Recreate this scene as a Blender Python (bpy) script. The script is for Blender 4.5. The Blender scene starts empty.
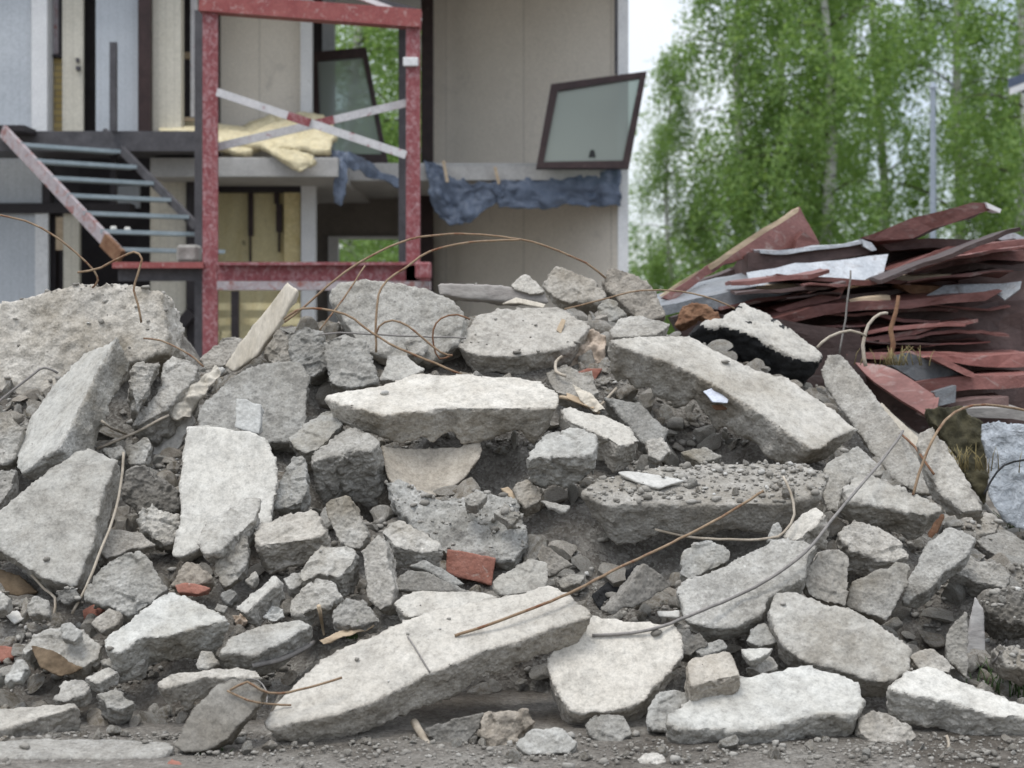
import bpy, bmesh, math, random
import numpy as np
from mathutils import Vector, Matrix, noise as mnoise
from mathutils.bvhtree import BVHTree
R = math.radians
rng = np.random.default_rng(7)
random.seed(7)
sc = bpy.context.scene
C = sc.collection

# ------------------------------------------------------------------ camera, sky, sun, exposure
FPX, HZ, EYE = 1600.0, 320.0, 1.7
cam_d = bpy.data.cameras.new('camera'); cam = bpy.data.objects.new('camera', cam_d); C.objects.link(cam)
sc.camera = cam
cam.location = (0, 0, EYE); cam.rotation_euler = (R(90), 0, 0)
cam_d.sensor_width = 36; cam_d.lens = 36 * FPX / 1024; cam_d.shift_y = -(384 - HZ) / 1024
cam_d.clip_end = 2000
cam_d.dof.use_dof = True; cam_d.dof.focus_distance = 7.6; cam_d.dof.aperture_fstop = 2.4

SUN_EL, SUN_AZ = 68, 220          # azimuth measured from +Y clockwise (the sun stands behind the camera, to its left)
w = bpy.data.worlds.new('World'); sc.world = w; w.use_nodes = True
nt = w.node_tree; nt.nodes.clear()
def wn(t): return nt.nodes.new(t)
sky = wn('ShaderNodeTexSky'); sky.sky_type = 'NISHITA'; sky.sun_disc = False
sky.sun_elevation = R(SUN_EL); sky.sun_rotation = R(SUN_AZ)
bg1 = wn('ShaderNodeBackground'); bg1.inputs[1].default_value = 0.055
nt.links.new(sky.outputs[0], bg1.inputs[0])
tc = wn('ShaderNodeTexCoord'); sp = wn('ShaderNodeSeparateXYZ'); nt.links.new(tc.outputs['Generated'], sp.inputs[0])
def wmath(op, a, b=None, clamp=False):
    m = wn('ShaderNodeMath'); m.operation = op; m.use_clamp = clamp
    for i, v in enumerate((a, b)):
        if v is None: continue
        if isinstance(v, (int, float)): m.inputs[i].default_value = v
        else: nt.links.new(v, m.inputs[i])
    return m.outputs[0]
zc = wmath('MAXIMUM', sp.outputs[2], 0.0)
lum = wmath('ADD', wmath('MULTIPLY', zc, 1.30), 0.62)              # an overcast sky: brighter overhead than at the horizon
nz = wn('ShaderNodeTexNoise'); nz.inputs['Scale'].default_value = 5.0; nz.inputs['Detail'].default_value = 6
nt.links.new(tc.outputs['Generated'], nz.inputs['Vector'])
cr = wn('ShaderNodeValToRGB'); nt.links.new(nz.outputs['Fac'], cr.inputs[0])
cr.color_ramp.elements[0].position = 0.38; cr.color_ramp.elements[0].color = (0.60, 0.68, 0.80, 1)
cr.color_ramp.elements[1].position = 0.62; cr.color_ramp.elements[1].color = (1.0, 1.0, 1.0, 1)
bg2 = wn('ShaderNodeBackground'); nt.links.new(cr.outputs[0], bg2.inputs[0])
nt.links.new(lum, bg2.inputs[1])
ad = wn('ShaderNodeAddShader'); nt.links.new(bg1.outputs[0], ad.inputs[0]); nt.links.new(bg2.outputs[0], ad.inputs[1])
wo = wn('ShaderNodeOutputWorld'); nt.links.new(ad.outputs[0], wo.inputs[0])

sd = bpy.data.lights.new('sun', 'SUN'); so = bpy.data.objects.new('sun', sd); C.objects.link(so)
sd.energy = 1.8; sd.angle = R(22); sd.color = (1.0, 0.97, 0.92)
_d = Vector((math.sin(R(SUN_AZ)) * math.cos(R(SUN_EL)), math.cos(R(SUN_AZ)) * math.cos(R(SUN_EL)), math.sin(R(SUN_EL))))
so.rotation_euler = _d.to_track_quat('Z', 'Y').to_euler()
sc.view_settings.view_transform = 'Standard'; sc.view_settings.look = 'None'
sc.view_settings.exposure = 0.0; sc.view_settings.gamma = 1.0
sc.cycles.max_bounces = 6; sc.cycles.use_denoising = True

# ------------------------------------------------------------------ materials
class NT:
    def __init__(s, name):
        s.m = bpy.data.materials.new(name); s.m.use_nodes = True; s.t = s.m.node_tree; s.t.nodes.clear()
        s.out = s.n('ShaderNodeOutputMaterial'); s.b = s.n('ShaderNodeBsdfPrincipled'); s.l(s.b.outputs[0], s.out.inputs[0])
        s.b.inputs['Specular IOR Level'].default_value = 0.25
        s.tc = s.n('ShaderNodeTexCoord'); s.oi = s.n('ShaderNodeObjectInfo')
        v = s.n('ShaderNodeVectorMath'); v.operation = 'ADD'; s.l(s.tc.outputs['Object'], v.inputs[0])
        k = s.math('MULTIPLY', s.oi.outputs['Random'], 37.0); s.l(k, v.inputs[1]); s.v = v.outputs[0]
    def n(s, t): return s.t.nodes.new(t)
    def l(s, a, b): s.t.links.new(a, b)
    def put(s, sock, v):
        if isinstance(v, (int, float)): sock.default_value = v
        elif isinstance(v, tuple): sock.default_value = v if len(v) == 4 else (*v, 1)
        else: s.l(v, sock)
    def math(s, op, a, b=None, clamp=False):
        m = s.n('ShaderNodeMath'); m.operation = op; m.use_clamp = clamp; s.put(m.inputs[0], a)
        if b is not None: s.put(m.inputs[1], b)
        return m.outputs[0]
    def noise(s, scale, detail=4, rough=0.55, vec=None, dist=0):
        x = s.n('ShaderNodeTexNoise'); x.inputs['Scale'].default_value = scale; x.inputs['Detail'].default_value = detail
        x.inputs['Roughness'].default_value = rough; x.inputs['Distortion'].default_value = dist; s.l(vec or s.v, x.inputs['Vector']); return x.outputs['Fac']
    def vor(s, scale, out='Distance', vec=None, feature='F1'):
        x = s.n('ShaderNodeTexVoronoi'); x.feature = feature; x.inputs['Scale'].default_value = scale; s.l(vec or s.v, x.inputs['Vector']); return x.outputs[out]
    def ramp(s, f, *st):
        r = s.n('ShaderNodeValToRGB'); e = r.color_ramp.elements
        while len(e) < len(st): e.new(0.5)
        for i, (p, c) in enumerate(st):
            e[i].position = p; c = (c, c, c) if isinstance(c, (int, float)) else c; e[i].color = (*c, 1)
        s.l(f, r.inputs[0]); return r.outputs[0]
    def mix(s, f, a, b, mode='MIX'):
        m = s.n('ShaderNodeMix'); m.data_type = 'RGBA'; m.blend_type = mode
        s.put(m.inputs[0], f); s.put(m.inputs[6], a); s.put(m.inputs[7], b); return m.outputs[2]
    def attr(s, name, out='Fac'):
        a = s.n('ShaderNodeAttribute'); a.attribute_name = name; return a.outputs[out]
    def scalev(s, sc_):
        v = s.n('ShaderNodeVectorMath'); v.operation = 'MULTIPLY'; s.l(s.v, v.inputs[0]); v.inputs[1].default_value = sc_; return v.outputs[0]
    def bump(s, h, dist, strength=1.0):
        b = s.n('ShaderNodeBump'); b.inputs['Strength'].default_value = strength; b.inputs['Distance'].default_value = dist
        s.l(h, b.inputs['Height'])
        if s.b.inputs['Normal'].is_linked: s.l(s.b.inputs['Normal'].links[0].from_socket, b.inputs['Normal'])
        s.l(b.outputs[0], s.b.inputs['Normal'])
    def done(s, col, rough=0.9, metal=0.0):
        s.put(s.b.inputs['Base Color'], col); s.put(s.b.inputs['Roughness'], rough); s.b.inputs['Metallic'].default_value = metal; return s.m

M = {}
def concrete():
    s = NT('broken_concrete')
    n1 = s.noise(2.3, 5, 0.6); n2 = s.noise(13, 8, 0.68); n3 = s.noise(95, 4, 0.7); n4 = s.noise(5.5, 6, 0.65, dist=0.6)
    agg = s.vor(58, 'Color'); sep = s.n('ShaderNodeSeparateColor'); s.l(agg, sep.inputs[0])
    vd = s.vor(58)
    brk = s.ramp(n2, (0.26, (0.25, 0.235, 0.207)), (0.5, (0.385, 0.365, 0.327)), (0.76, (0.51, 0.49, 0.448)))
    aggc = s.ramp(sep.outputs[0], (0.0, (0.19, 0.178, 0.162)), (0.35, (0.34, 0.32, 0.288)), (0.75, (0.38, 0.357, 0.322)), (1.0, (0.55, 0.53, 0.49)))
    brk = s.mix(s.ramp(vd, (0.25, 0.55), (0.55, 0.0)), brk, aggc)
    cast = s.ramp(s.math('ADD', s.math('MULTIPLY', n2, 0.6), s.math('MULTIPLY', n4, 0.4)), (0.3, (0.345, 0.325, 0.288)), (0.5, (0.415, 0.397, 0.357)), (0.72, (0.475, 0.46, 0.422)))
    cast = s.mix(s.ramp(n4, (0.55, 0.0), (0.75, 0.55)), cast, (0.30, 0.285, 0.255))
    pit = s.ramp(s.vor(34), (0.06, 0.45), (0.16, 0.0))
    pit = s.mix(1.0, pit, s.ramp(s.noise(7, 2), (0.45, 0.0), (0.6, 1.0)), 'MULTIPLY')
    cast = s.mix(pit, cast, (0.11, 0.10, 0.09))
    k = s.math('ADD', s.attr('cast'), s.math('MULTIPLY', s.math('SUBTRACT', n2, 0.5), 0.9))
    col = s.mix(s.ramp(k, (0.35, 0.0), (0.62, 1.0)), brk, cast)  # cast faces paler than broken sides; lit tops partly painted into the colour
    soil = s.math('MULTIPLY', s.math('MULTIPLY', s.ramp(n1, (0.42, 0.0), (0.66, 1.0)), s.math('ADD', 0.25, s.math('MULTIPLY', s.math('FRACT', s.math('MULTIPLY', s.oi.outputs['Random'], 7.31)), 1.05))), s.math('SUBTRACT', 0.75, s.math('MULTIPLY', s.attr('cast'), 0.45)))
    col = s.mix(soil, col, (0.165, 0.138, 0.098))
    grit = s.noise(32, 5, 0.75); col = s.mix(0.85, col, s.ramp(grit, (0.34, 0.70), (0.5, 1.0), (0.64, 1.12)), 'MULTIPLY')
    blot = s.noise(7.5, 7, 0.72, dist=0.4); col = s.mix(0.75, col, s.ramp(blot, (0.34, 0.66), (0.5, 1.0), (0.7, 1.08)), 'MULTIPLY')
    col = s.mix(s.ramp(s.noise(3.1, 6, 0.7, dist=1.0), (0.52, 0.0), (0.7, 0.32)), col, (0.47, 0.452, 0.415))
    col = s.mix(0.8, col, s.ramp(n3, (0.3, 0.80), (0.5, 1.0), (0.7, 1.15)), 'MULTIPLY')
    col = s.mix(1.0, col, s.oi.outputs['Color'], 'MULTIPLY')
    soft = s.math('SUBTRACT', 1.0, s.math('MULTIPLY', s.attr('cast'), 0.72)); s.bump(s.math('MULTIPLY', n3, soft), 0.0035); s.bump(s.math('MULTIPLY', n2, soft), 0.018, 0.6)
    s.bump(s.math('MULTIPLY', vd, s.math('SUBTRACT', 1.0, s.attr('cast'), True)), 0.006, 0.8)
    return s.done(col, 0.93)
M['concrete'] = concrete()
def gravelm():
    s = NT('gravel_mix'); f = s.attr('shade'); n = s.noise(60, 4, .7); col = s.ramp(f, (0.0, (0.15, .138, .12)), (0.4, (0.27, .252, .222)), (0.8, (0.36, .343, .311)), (1.0, (0.55, .54, .51)))
    col = s.mix(.7, col, s.ramp(n, (.3, .75), (.7, 1.2)), 'MULTIPLY'); s.bump(n, .004); return s.done(col, .93)
M['gravel_mix'] = gravelm()
def simple(name, c1, c2, scale=6, rough=0.85, bump=0.004, stain=None, sc2=45, metal=0.0, detail=6, stretch=None, tint=False, groove=None):
    s = NT(name); v = s.scalev(stretch) if stretch else None
    n = s.noise(scale, detail, 0.65, v); n2 = s.noise(sc2, 4, 0.7, v)
    col = s.ramp(n, (0.3, c1), (0.7, c2)); col = s.mix(0.7, col, s.ramp(n2, (0.3, 0.7), (0.7, 1.2)), 'MULTIPLY')
    if stain: col = s.mix(s.ramp(s.noise(stain[1], 7, 0.7, v, 0.8), (stain[2], 0.0), (stain[3], 0.9)), col, stain[0])
    if groove:                                                       # board joints across the panel
        gx = s.n('ShaderNodeSeparateXYZ'); s.l(s.tc.outputs['Object'], gx.inputs[0]); fr = s.math('FRACT', s.math('DIVIDE', gx.outputs[0], groove[0]))
        g_ = s.math('LESS_THAN', fr, groove[1]); col = s.mix(g_, col, s.mix(1.0, col, (groove[2],) * 3, 'MULTIPLY'))
    if tint: col = s.mix(1.0, col, s.oi.outputs['Color'], 'MULTIPLY')
    if bump: s.bump(n2, bump)
    M[name] = s.done(col, rough, metal); return M[name]
def dirt():
    s = NT('dirt'); n = s.noise(5, 8, 0.7); n2 = s.noise(40, 6, 0.75); n3 = s.noise(1.2, 3); g = s.vor(70, 'Color'); sep = s.n('ShaderNodeSeparateColor'); s.l(g, sep.inputs[0])
    col = s.ramp(n, (0.3, (0.075, 0.062, 0.049)), (0.48, (0.17, 0.154, 0.132)), (0.63, (0.35, 0.328, 0.29)))
    col = s.mix(0.45, col, s.ramp(sep.outputs[0], (0.0, (0.08, 0.07, 0.06)), (0.6, (0.20, 0.185, 0.163)), (1.0, (0.40, 0.385, 0.35))))
    col = s.mix(s.ramp(n3, (0.48, 0.0), (0.7, 0.6)), col, (0.10, 0.082, 0.064))
    s.bump(n2, 0.02); s.bump(s.vor(70), 0.01, 0.6); return s.done(col, 0.95)
M['dirt'] = dirt()
def yard():
    s = NT('yard_dirt'); n = s.noise(3.2, 8, 0.7); n2 = s.noise(45, 6, 0.75); p = s.noise(1.1, 5, 0.65)
    col = s.ramp(n, (0.3, (0.17, 0.150, 0.126)), (0.5, (0.27, 0.247, 0.215)), (0.68, (0.39, 0.365, 0.325)))
    col = s.mix(s.ramp(p, (0.48, 0.0), (0.62, 0.75)), col, (0.095, 0.078, 0.060)); col = s.mix(0.9, col, s.ramp(n2, (0.32, 0.5), (0.5, 1.0), (0.66, 1.45)), 'MULTIPLY')
    s.bump(n2, 0.03); return s.done(col, 0.95)
M['yard_dirt'] = yard()
simple('gravel', (0.20, 0.19, 0.172), (0.42, 0.405, 0.375), 9, 0.92, 0.004, sc2=80)
simple('red_paint', (0.19, 0.045, 0.05), (0.30, 0.10, 0.105), 16, 0.6, 0.002, ((0.40, 0.25, 0.255), 21, 0.48, 0.64), stretch=(1, 1, 0.8))
simple('red_paint_clean', (0.24, 0.06, 0.06), (0.33, 0.11, 0.10), 5, 0.6, 0.002, ((0.42, 0.27, 0.25), 14, 0.56, 0.66))
simple('worn_white_paint', (0.50, 0.49, 0.49), (0.62, 0.60, 0.60), 8, 0.6, 0.002, ((0.30, 0.09, 0.11), 7, 0.60, 0.66))
simple('worn_pink_paint', (0.28, 0.24, 0.25), (0.43, 0.385, 0.39), 12, 0.6, 0.002, ((0.24, 0.08, 0.06), 10, 0.52, 0.64))
simple('grey_steel', (0.055, 0.052, 0.056), (0.10, 0.095, 0.10), 6, 0.55, 0.002)
simple('blue_steel', (0.26, 0.31, 0.33), (0.36, 0.41, 0.43), 6, 0.5, 0.002)
simple('white_panel', (0.42, 0.445, 0.47), (0.50, 0.525, 0.55), 1.5, 0.7, 0.001, groove=(.11, .06, .85), stain= ((0.40, 0.42, 0.43), 3, 0.6, 0.8))
simple('white_wood', (0.62, 0.62, 0.62), (0.72, 0.72, 0.71), 3, 0.7, 0.002, ((0.42, 0.40, 0.36), 6, 0.62, 0.72))
simple('cream_panel', (0.52, 0.485, 0.40), (0.60, 0.565, 0.48), 2, 0.75, 0.001, groove=(.11, .08, .8), stain= ((0.38, 0.35, 0.28), 4, 0.6, 0.75))
simple('wallpaper', (0.68, 0.62, 0.535), (0.74, 0.68, 0.59), 1.2, 0.8, 0.001, groove=(1.2, .012, .72), stain= ((0.40, 0.37, 0.33), 2.5, 0.6, 0.85))
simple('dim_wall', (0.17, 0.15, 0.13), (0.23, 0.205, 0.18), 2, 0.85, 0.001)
simple('dark_frame_and_gap', (0.022, 0.018, 0.02), (0.04, 0.034, 0.036), 5, 0.5, 0.001)  # frame colour, also painted into gaps and recesses as shade
simple('brown_frame', (0.028, 0.017, 0.016), (0.055, 0.032, 0.030), 7, 0.45, 0.001, ((0.16, 0.12, 0.11), 9, 0.64, 0.72))
simple('floor_concrete', (0.36, 0.35, 0.335), (0.47, 0.46, 0.44), 4, 0.9, 0.006, ((0.25, 0.24, 0.22), 5, 0.6, 0.8))
simple('insulation', (0.62, 0.50, 0.24), (0.74, 0.64, 0.38), 6, 0.95, 0.015, sc2=25)
simple('insulation_pale', (0.62, 0.53, 0.33), (0.76, 0.68, 0.47), 7, 0.95, 0.03, sc2=22)
simple('foam_yellow', (0.66, 0.565, 0.31), (0.78, 0.70, 0.44), 4, 0.95, 0.012, ((0.06, 0.05, 0.03), 3, 0.60, 0.68), stretch=(2.0, 2.0, 0.5))
simple('tarp', (0.075, 0.095, 0.135), (0.14, 0.17, 0.225), 4, 0.32, 0.004)
simple('bitumen', (0.012, 0.012, 0.013), (0.035, 0.035, 0.035), 20, 0.85, 0.01)
simple('rust', (0.12, 0.055, 0.03), (0.25, 0.145, 0.085), 12, 0.85, 0.003)
simple('rebar_steel', (0.19, 0.125, 0.075), (0.30, 0.22, 0.145), 12, 0.75, 0.003, ((0.15, 0.06, 0.03), 9, 0.52, 0.62))
simple('grey_wire', (0.16, 0.15, 0.14), (0.26, 0.24, 0.22), 15, 0.7, 0.002)
simple('bleached_wood', (0.44, 0.39, 0.31), (0.58, 0.53, 0.45), 9, 0.85, 0.004, stretch=(1, 1, 0.25), stain=((0.30, 0.25, 0.19), 7, 0.6, 0.7))
simple('grey_wood', (0.22, 0.20, 0.185), (0.36, 0.34, 0.315), 9, 0.88, 0.004, stretch=(0.3, 1, 1), tint=True)
simple('tan_wood', (0.36, 0.27, 0.18), (0.52, 0.42, 0.30), 9, 0.85, 0.003, stretch=(0.3, 1, 1))
simple('twig', (0.30, 0.25, 0.19), (0.45, 0.40, 0.33), 14, 0.85, 0.003)
simple('brick_red', (0.25, 0.105, 0.075), (0.34, 0.165, 0.125), 14, 0.9, 0.006, ((0.46, 0.40, 0.35), 16, 0.60, 0.72))
simple('shell_cream', (0.44, 0.40, 0.335), (0.54, 0.50, 0.43), 7, 0.9, 0.004)
simple('felt_olive', (0.03, 0.028, 0.018), (0.10, 0.088, 0.05), 9, 0.9, 0.01)
simple('plaster', (0.60, 0.575, 0.525), (0.72, 0.70, 0.65), 11, 0.9, 0.004, tint=True)
simple('paper', (0.42, 0.335, 0.26), (0.56, 0.465, 0.375), 5, 0.8, 0.003)
simple('cardboard', (0.085, 0.058, 0.035), (0.19, 0.14, 0.09), 9, 0.85, 0.004)
simple('flake', (0.50, 0.53, 0.60), (0.60, 0.62, 0.68), 9, 0.6, 0.002)
simple('sheet_red', (0.105, 0.043, 0.037), (0.20, 0.092, 0.080), 6, 0.45, 0.004, ((0.26, 0.21, 0.19), 8, 0.56, 0.70), stretch=(0.5, 1, 1), tint=True)
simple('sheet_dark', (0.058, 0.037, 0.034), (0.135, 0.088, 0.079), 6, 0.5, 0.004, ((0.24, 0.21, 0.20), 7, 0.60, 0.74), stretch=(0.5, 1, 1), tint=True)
simple('sheet_zinc', (0.34, 0.36, 0.38), (0.50, 0.515, 0.53), 7, 0.42, 0.004, ((0.20, 0.17, 0.155), 7, 0.54, 0.72), metal=0.3, tint=True)
simple('house_wall', (0.45, 0.44, 0.42), (0.5, 0.49, 0.47), 3)
simple('roof_blue', (0.06, 0.08, 0.12), (0.09, 0.11, 0.16), 5, 0.5)
simple('pole_grey', (0.26, 0.30, 0.35), (0.33, 0.37, 0.42), 5, 0.5, 0.001)
simple('dry_grass', (0.20, 0.16, 0.07), (0.34, 0.28, 0.14), 8, 0.9, 0)
simple('green_blades', (0.045, 0.085, 0.03), (0.10, 0.15, 0.06), 8, 0.8, 0)
simple('sticker', (0.02, 0.02, 0.02), (0.04, 0.04, 0.04), 9, 0.6, 0)
def ybrick():
    s = NT('yellow_brick'); b = s.n('ShaderNodeTexBrick'); v = s.n('ShaderNodeMapping'); s.l(s.tc.outputs['Object'], v.inputs[0]); v.inputs['Rotation'].default_value = (R(90), 0, 0)
    s.l(v.outputs[0], b.inputs[0]); b.inputs['Scale'].default_value = 1.0; b.inputs['Brick Width'].default_value = 0.26; b.inputs['Row Height'].default_value = 0.085; b.inputs['Mortar Size'].default_value = 0.008
    b.inputs['Color1'].default_value = (0.45, 0.33, 0.13, 1); b.inputs['Color2'].default_value = (0.52, 0.40, 0.18, 1); b.inputs['Mortar'].default_value = (0.28, 0.23, 0.15, 1)
    return s.done(b.outputs[0], 0.9)
M['yellow_brick'] = ybrick()
def glass():
    s = NT('window_glass'); s.b.inputs['Transmission Weight'].default_value = 0.0
    t = s.n('ShaderNodeBsdfTransparent'); t.inputs[0].default_value = (0.62, 0.70, 0.66, 1); mx = s.n('ShaderNodeMixShader')
    s.b.inputs['Base Color'].default_value = (0.42, 0.44, 0.40, 1); s.b.inputs['Roughness'].default_value = 0.12; s.b.inputs['Specular IOR Level'].default_value = 0.6
    mx.inputs[0].default_value = 0.42; s.l(t.outputs[0], mx.inputs[1]); s.l(s.b.outputs[0], mx.inputs[2]); s.l(mx.outputs[0], s.out.inputs[0]); return s.m
M['glass'] = glass()
def plastic():
    s = NT('plastic_film'); n = s.noise(16, 6, 0.65, dist=2.0)
    s.bump(n, 0.05); return s.done(s.ramp(n, (0.3, (0.36, 0.39, 0.42)), (0.7, (0.58, 0.61, 0.64))), 0.25)
M['plastic_film'] = plastic()
def leafm(name, a, b, c):
    s = NT(name); f = s.attr('shade'); col = s.ramp(f, (0.0, a), (0.5, b), (1.0, c))
    d = s.n('ShaderNodeBsdfDiffuse'); t = s.n('ShaderNodeBsdfTranslucent'); s.l(col, d.inputs[0]); s.l(s.mix(1.0, col, (1.2, 1.25, 0.7), 'MULTIPLY'), t.inputs[0])
    mx = s.n('ShaderNodeMixShader'); mx.inputs[0].default_value = 0.5; s.l(d.outputs[0], mx.inputs[1]); s.l(t.outputs[0], mx.inputs[2]); s.l(mx.outputs[0], s.out.inputs[0]); return s.m
M['birch_leaf'] = leafm('birch_leaf', (0.135, 0.225, 0.085), (0.24, 0.35, 0.135), (0.34, 0.45, 0.19))
M['wood_leaf'] = leafm('wood_leaf', (0.09, 0.165, 0.07), (0.15, 0.245, 0.10), (0.22, 0.32, 0.14))
def bark():
    s = NT('birch_bark'); n = s.noise(3, 6, 0.7, s.scalev((0.6, 0.6, 3.0)))
    return s.done(s.ramp(n, (0.36, (0.06, 0.055, 0.05)), (0.46, (0.50, 0.49, 0.47)), (0.8, (0.66, 0.65, 0.63))), 0.85)
M['birch_bark'] = bark()
simple('limb_bark', (0.045, 0.038, 0.03), (0.09, 0.08, 0.065), 9, 0.9, 0)

# ------------------------------------------------------------------ helpers
def ray(px, py): return Vector(((px - 512) / FPX, 1.0, (HZ - py) / FPX))
EYEV = Vector((0, 0, EYE))
def P(px, py, Y): return EYEV + ray(px, py) * Y
def tag(o, label=None, cat=None, group=None, kind=None):
    if label: o['label'] = label
    if cat: o['category'] = cat
    if group: o['group'] = group
    if kind: o['kind'] = kind
    return o
def link(name, me, mat=None, parent=None, loc=None):
    o = bpy.data.objects.new(name, me); C.objects.link(o)
    if mat is not None and me is not None: me.materials.append(M[mat] if isinstance(mat, str) else mat)
    if parent is not None: o.parent = parent
    if loc is not None: o.location = loc
    return o
def empty(name, loc, label, cat, group=None):
    o = bpy.data.objects.new(name, None); C.objects.link(o); o.location = loc; o.empty_display_size = 0.2
    return tag(o, label, cat, group)
def mesh(name, verts, faces, smooth=False):
    me = bpy.data.meshes.new(name); me.from_pydata([tuple(v) for v in verts], [], [tuple(f) for f in faces]); me.update()
    if smooth: me.polygons.foreach_set('use_smooth', [True] * len(me.polygons))
    return me
class MB:
    """collects boxes, bars and tubes for one mesh; world coordinates, shifted to the parent's place on build"""
    def __init__(s): s.v = []; s.f = []
    def hexa(s, pts):
        b = len(s.v); s.v += [Vector(p) for p in pts]
        s.f += [tuple(b + i for i in q) for q in ((0, 3, 2, 1), (4, 5, 6, 7), (0, 1, 5, 4), (1, 2, 6, 5), (2, 3, 7, 6), (3, 0, 4, 7))]
        return s
    def box(s, x0, x1, y0, y1, z0, z1):
        return s.hexa([(x0, y0, z0), (x1, y0, z0), (x1, y1, z0), (x0, y1, z0), (x0, y0, z1), (x1, y0, z1), (x1, y1, z1), (x0, y1, z1)])
    def pbox(s, px0, px1, py0, py1, Y, d):
        a = P(px0, py1, Y); b = P(px1, py0, Y); return s.box(a.x, b.x, Y, Y + d, a.z, b.z)
    def bar(s, a, b, w, h, up=Vector((0, 0, 1))):
        a, b = Vector(a), Vector(b); d = (b - a).normalized(); x = d.cross(up)
        if x.length < 1e-4: x = d.cross(Vector((0, 1, 0)))
        x.normalize(); u = x.cross(d).normalized(); x = x * (w / 2); u = u * (h / 2)
        return s.hexa([a - x - u, a + x - u, b + x - u, b - x - u, a - x + u, a + x + u, b + x + u, b - x + u])
    def tube(s, pts, r0, r1=None, n=7):
        r1 = r0 if r1 is None else r1; pts = [Vector(p) for p in pts]; k = len(pts); b = len(s.v); u = None
        for i, p in enumerate(pts):
            d = (pts[min(i + 1, k - 1)] - pts[max(i - 1, 0)]).normalized()
            if u is None: u = d.orthogonal().normalized()
            u = (u - d * u.dot(d)).normalized(); q = d.cross(u); r = r0 + (r1 - r0) * i / (k - 1)
            for j in range(n): t = 2 * math.pi * j / n; s.v.append(p + u * (r * math.cos(t)) + q * (r * math.sin(t)))
        for i in range(k - 1):
            for j in range(n): s.f.append((b + i * n + j, b + i * n + (j + 1) % n, b + (i + 1) * n + (j + 1) % n, b + (i + 1) * n + j))
        s.f.append(tuple(b + j for j in reversed(range(n)))); s.f.append(tuple(b + (k - 1) * n + j for j in range(n)))
        return s
    def build(s, name, mat, parent=None, smooth=False, bevel=0):
        c = sum((Vector(v) for v in s.v), Vector()) / len(s.v)
        base = parent.matrix_world.translation if False else None
        me = mesh(name, [v - c for v in s.v], s.f, smooth)
        if bevel:
            bm = bmesh.new(); bm.from_mesh(me); bmesh.ops.bevel(bm, geom=bm.edges[:], offset=bevel, segments=1, affect='EDGES'); bm.to_mesh(me); bm.free()
        o = link(name, me, mat, parent)
        off = Vector((0, 0, 0)); q = parent
        while q is not None: off += q.location; q = q.parent
        o.location = c - off
        return o

def hash3(i, j, k, s):
    n = (i.astype(np.int64) * 374761393 + j.astype(np.int64) * 668265263 + k.astype(np.int64) * 2147483647 + s * 1274126177) & 0xffffffff
    n = ((n ^ (n >> 13)) * 1274126177) & 0xffffffff; n = (n ^ (n >> 16)) & 0xffffffff
    return n.astype(np.float64) / 0xffffffff
def vnoise(p, seed=0):
    f = np.floor(p); t = p - f; t = t * t * (3 - 2 * t); i, j, k = (f[:, a].astype(np.int64) for a in range(3)); r = 0
    for a in (0, 1):
        for b in (0, 1):
            for c in (0, 1):
                w_ = (t[:, 0] if a else 1 - t[:, 0]) * (t[:, 1] if b else 1 - t[:, 1]) * (t[:, 2] if c else 1 - t[:, 2])
                r = r + w_ * hash3(i + a, j + b, k + c, seed)
    return r * 2 - 1
def fbm(p, seed=0, o=4, g=0.5):
    r = 0; a = 1.0
    for q in range(o): r = r + a * vnoise(p * (2.03 ** q) + 17.3 * q, seed + q); a *= g
    return r

def facets(p, seed):
    """split faces: every cell of broken stone has its own height and its own slope"""
    f = np.floor(p).astype(np.int64); best = np.full(len(p), 9.0); out = np.zeros(len(p))
    for a in (-1, 0, 1):
        for b in (-1, 0, 1):
            for c in (-1, 0, 1):
                i, j, k = f[:, 0] + a, f[:, 1] + b, f[:, 2] + c; h = [hash3(i, j, k, seed + q) for q in range(7)]
                d = np.stack([p[:, 0] - i - h[0], p[:, 1] - j - h[1], p[:, 2] - k - h[2]], 1); r2 = (d * d).sum(1); m = r2 < best; best = np.where(m, r2, best)
                val = h[3] - .5 + d[:, 0] * (h[4] - .5) * 1.6 + d[:, 1] * (h[5] - .5) * 1.6 + d[:, 2] * (h[6] - .5) * 1.6; out = np.where(m, val, out)
    return out

# ------------------------------------------------------------------ the heap's own ground
HX = [-6, -2.2, -2.02, -1.72, -1.55, 0.6, 1.2, 2.0, 2.9, 4.0, 6.0]; HH = [1.72, 1.72, 1.47, 1.47, 1.72, 1.74, 1.60, 1.28, 0.58, 0.22, 0.1]
YB, YT = 6.72, 9.65
def mound(x, y):
    h = np.interp(x, HX, HH); t = np.clip((y - YB) / (YT - YB), 0, 1); s = t ** 0.92
    back = np.clip((13.5 - y) / 3.0, 0, 1); back = back * back * (3 - 2 * back)
    return h * s * back
def mound_hit(px, py):
    d = ray(px, py); y = 6.0
    while y < 12.0:
        z = EYE + d.z * y; 
        if z < float(mound(d.x * y, y)) or z < 0: return y
        y += 0.01
    return 10.2

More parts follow.
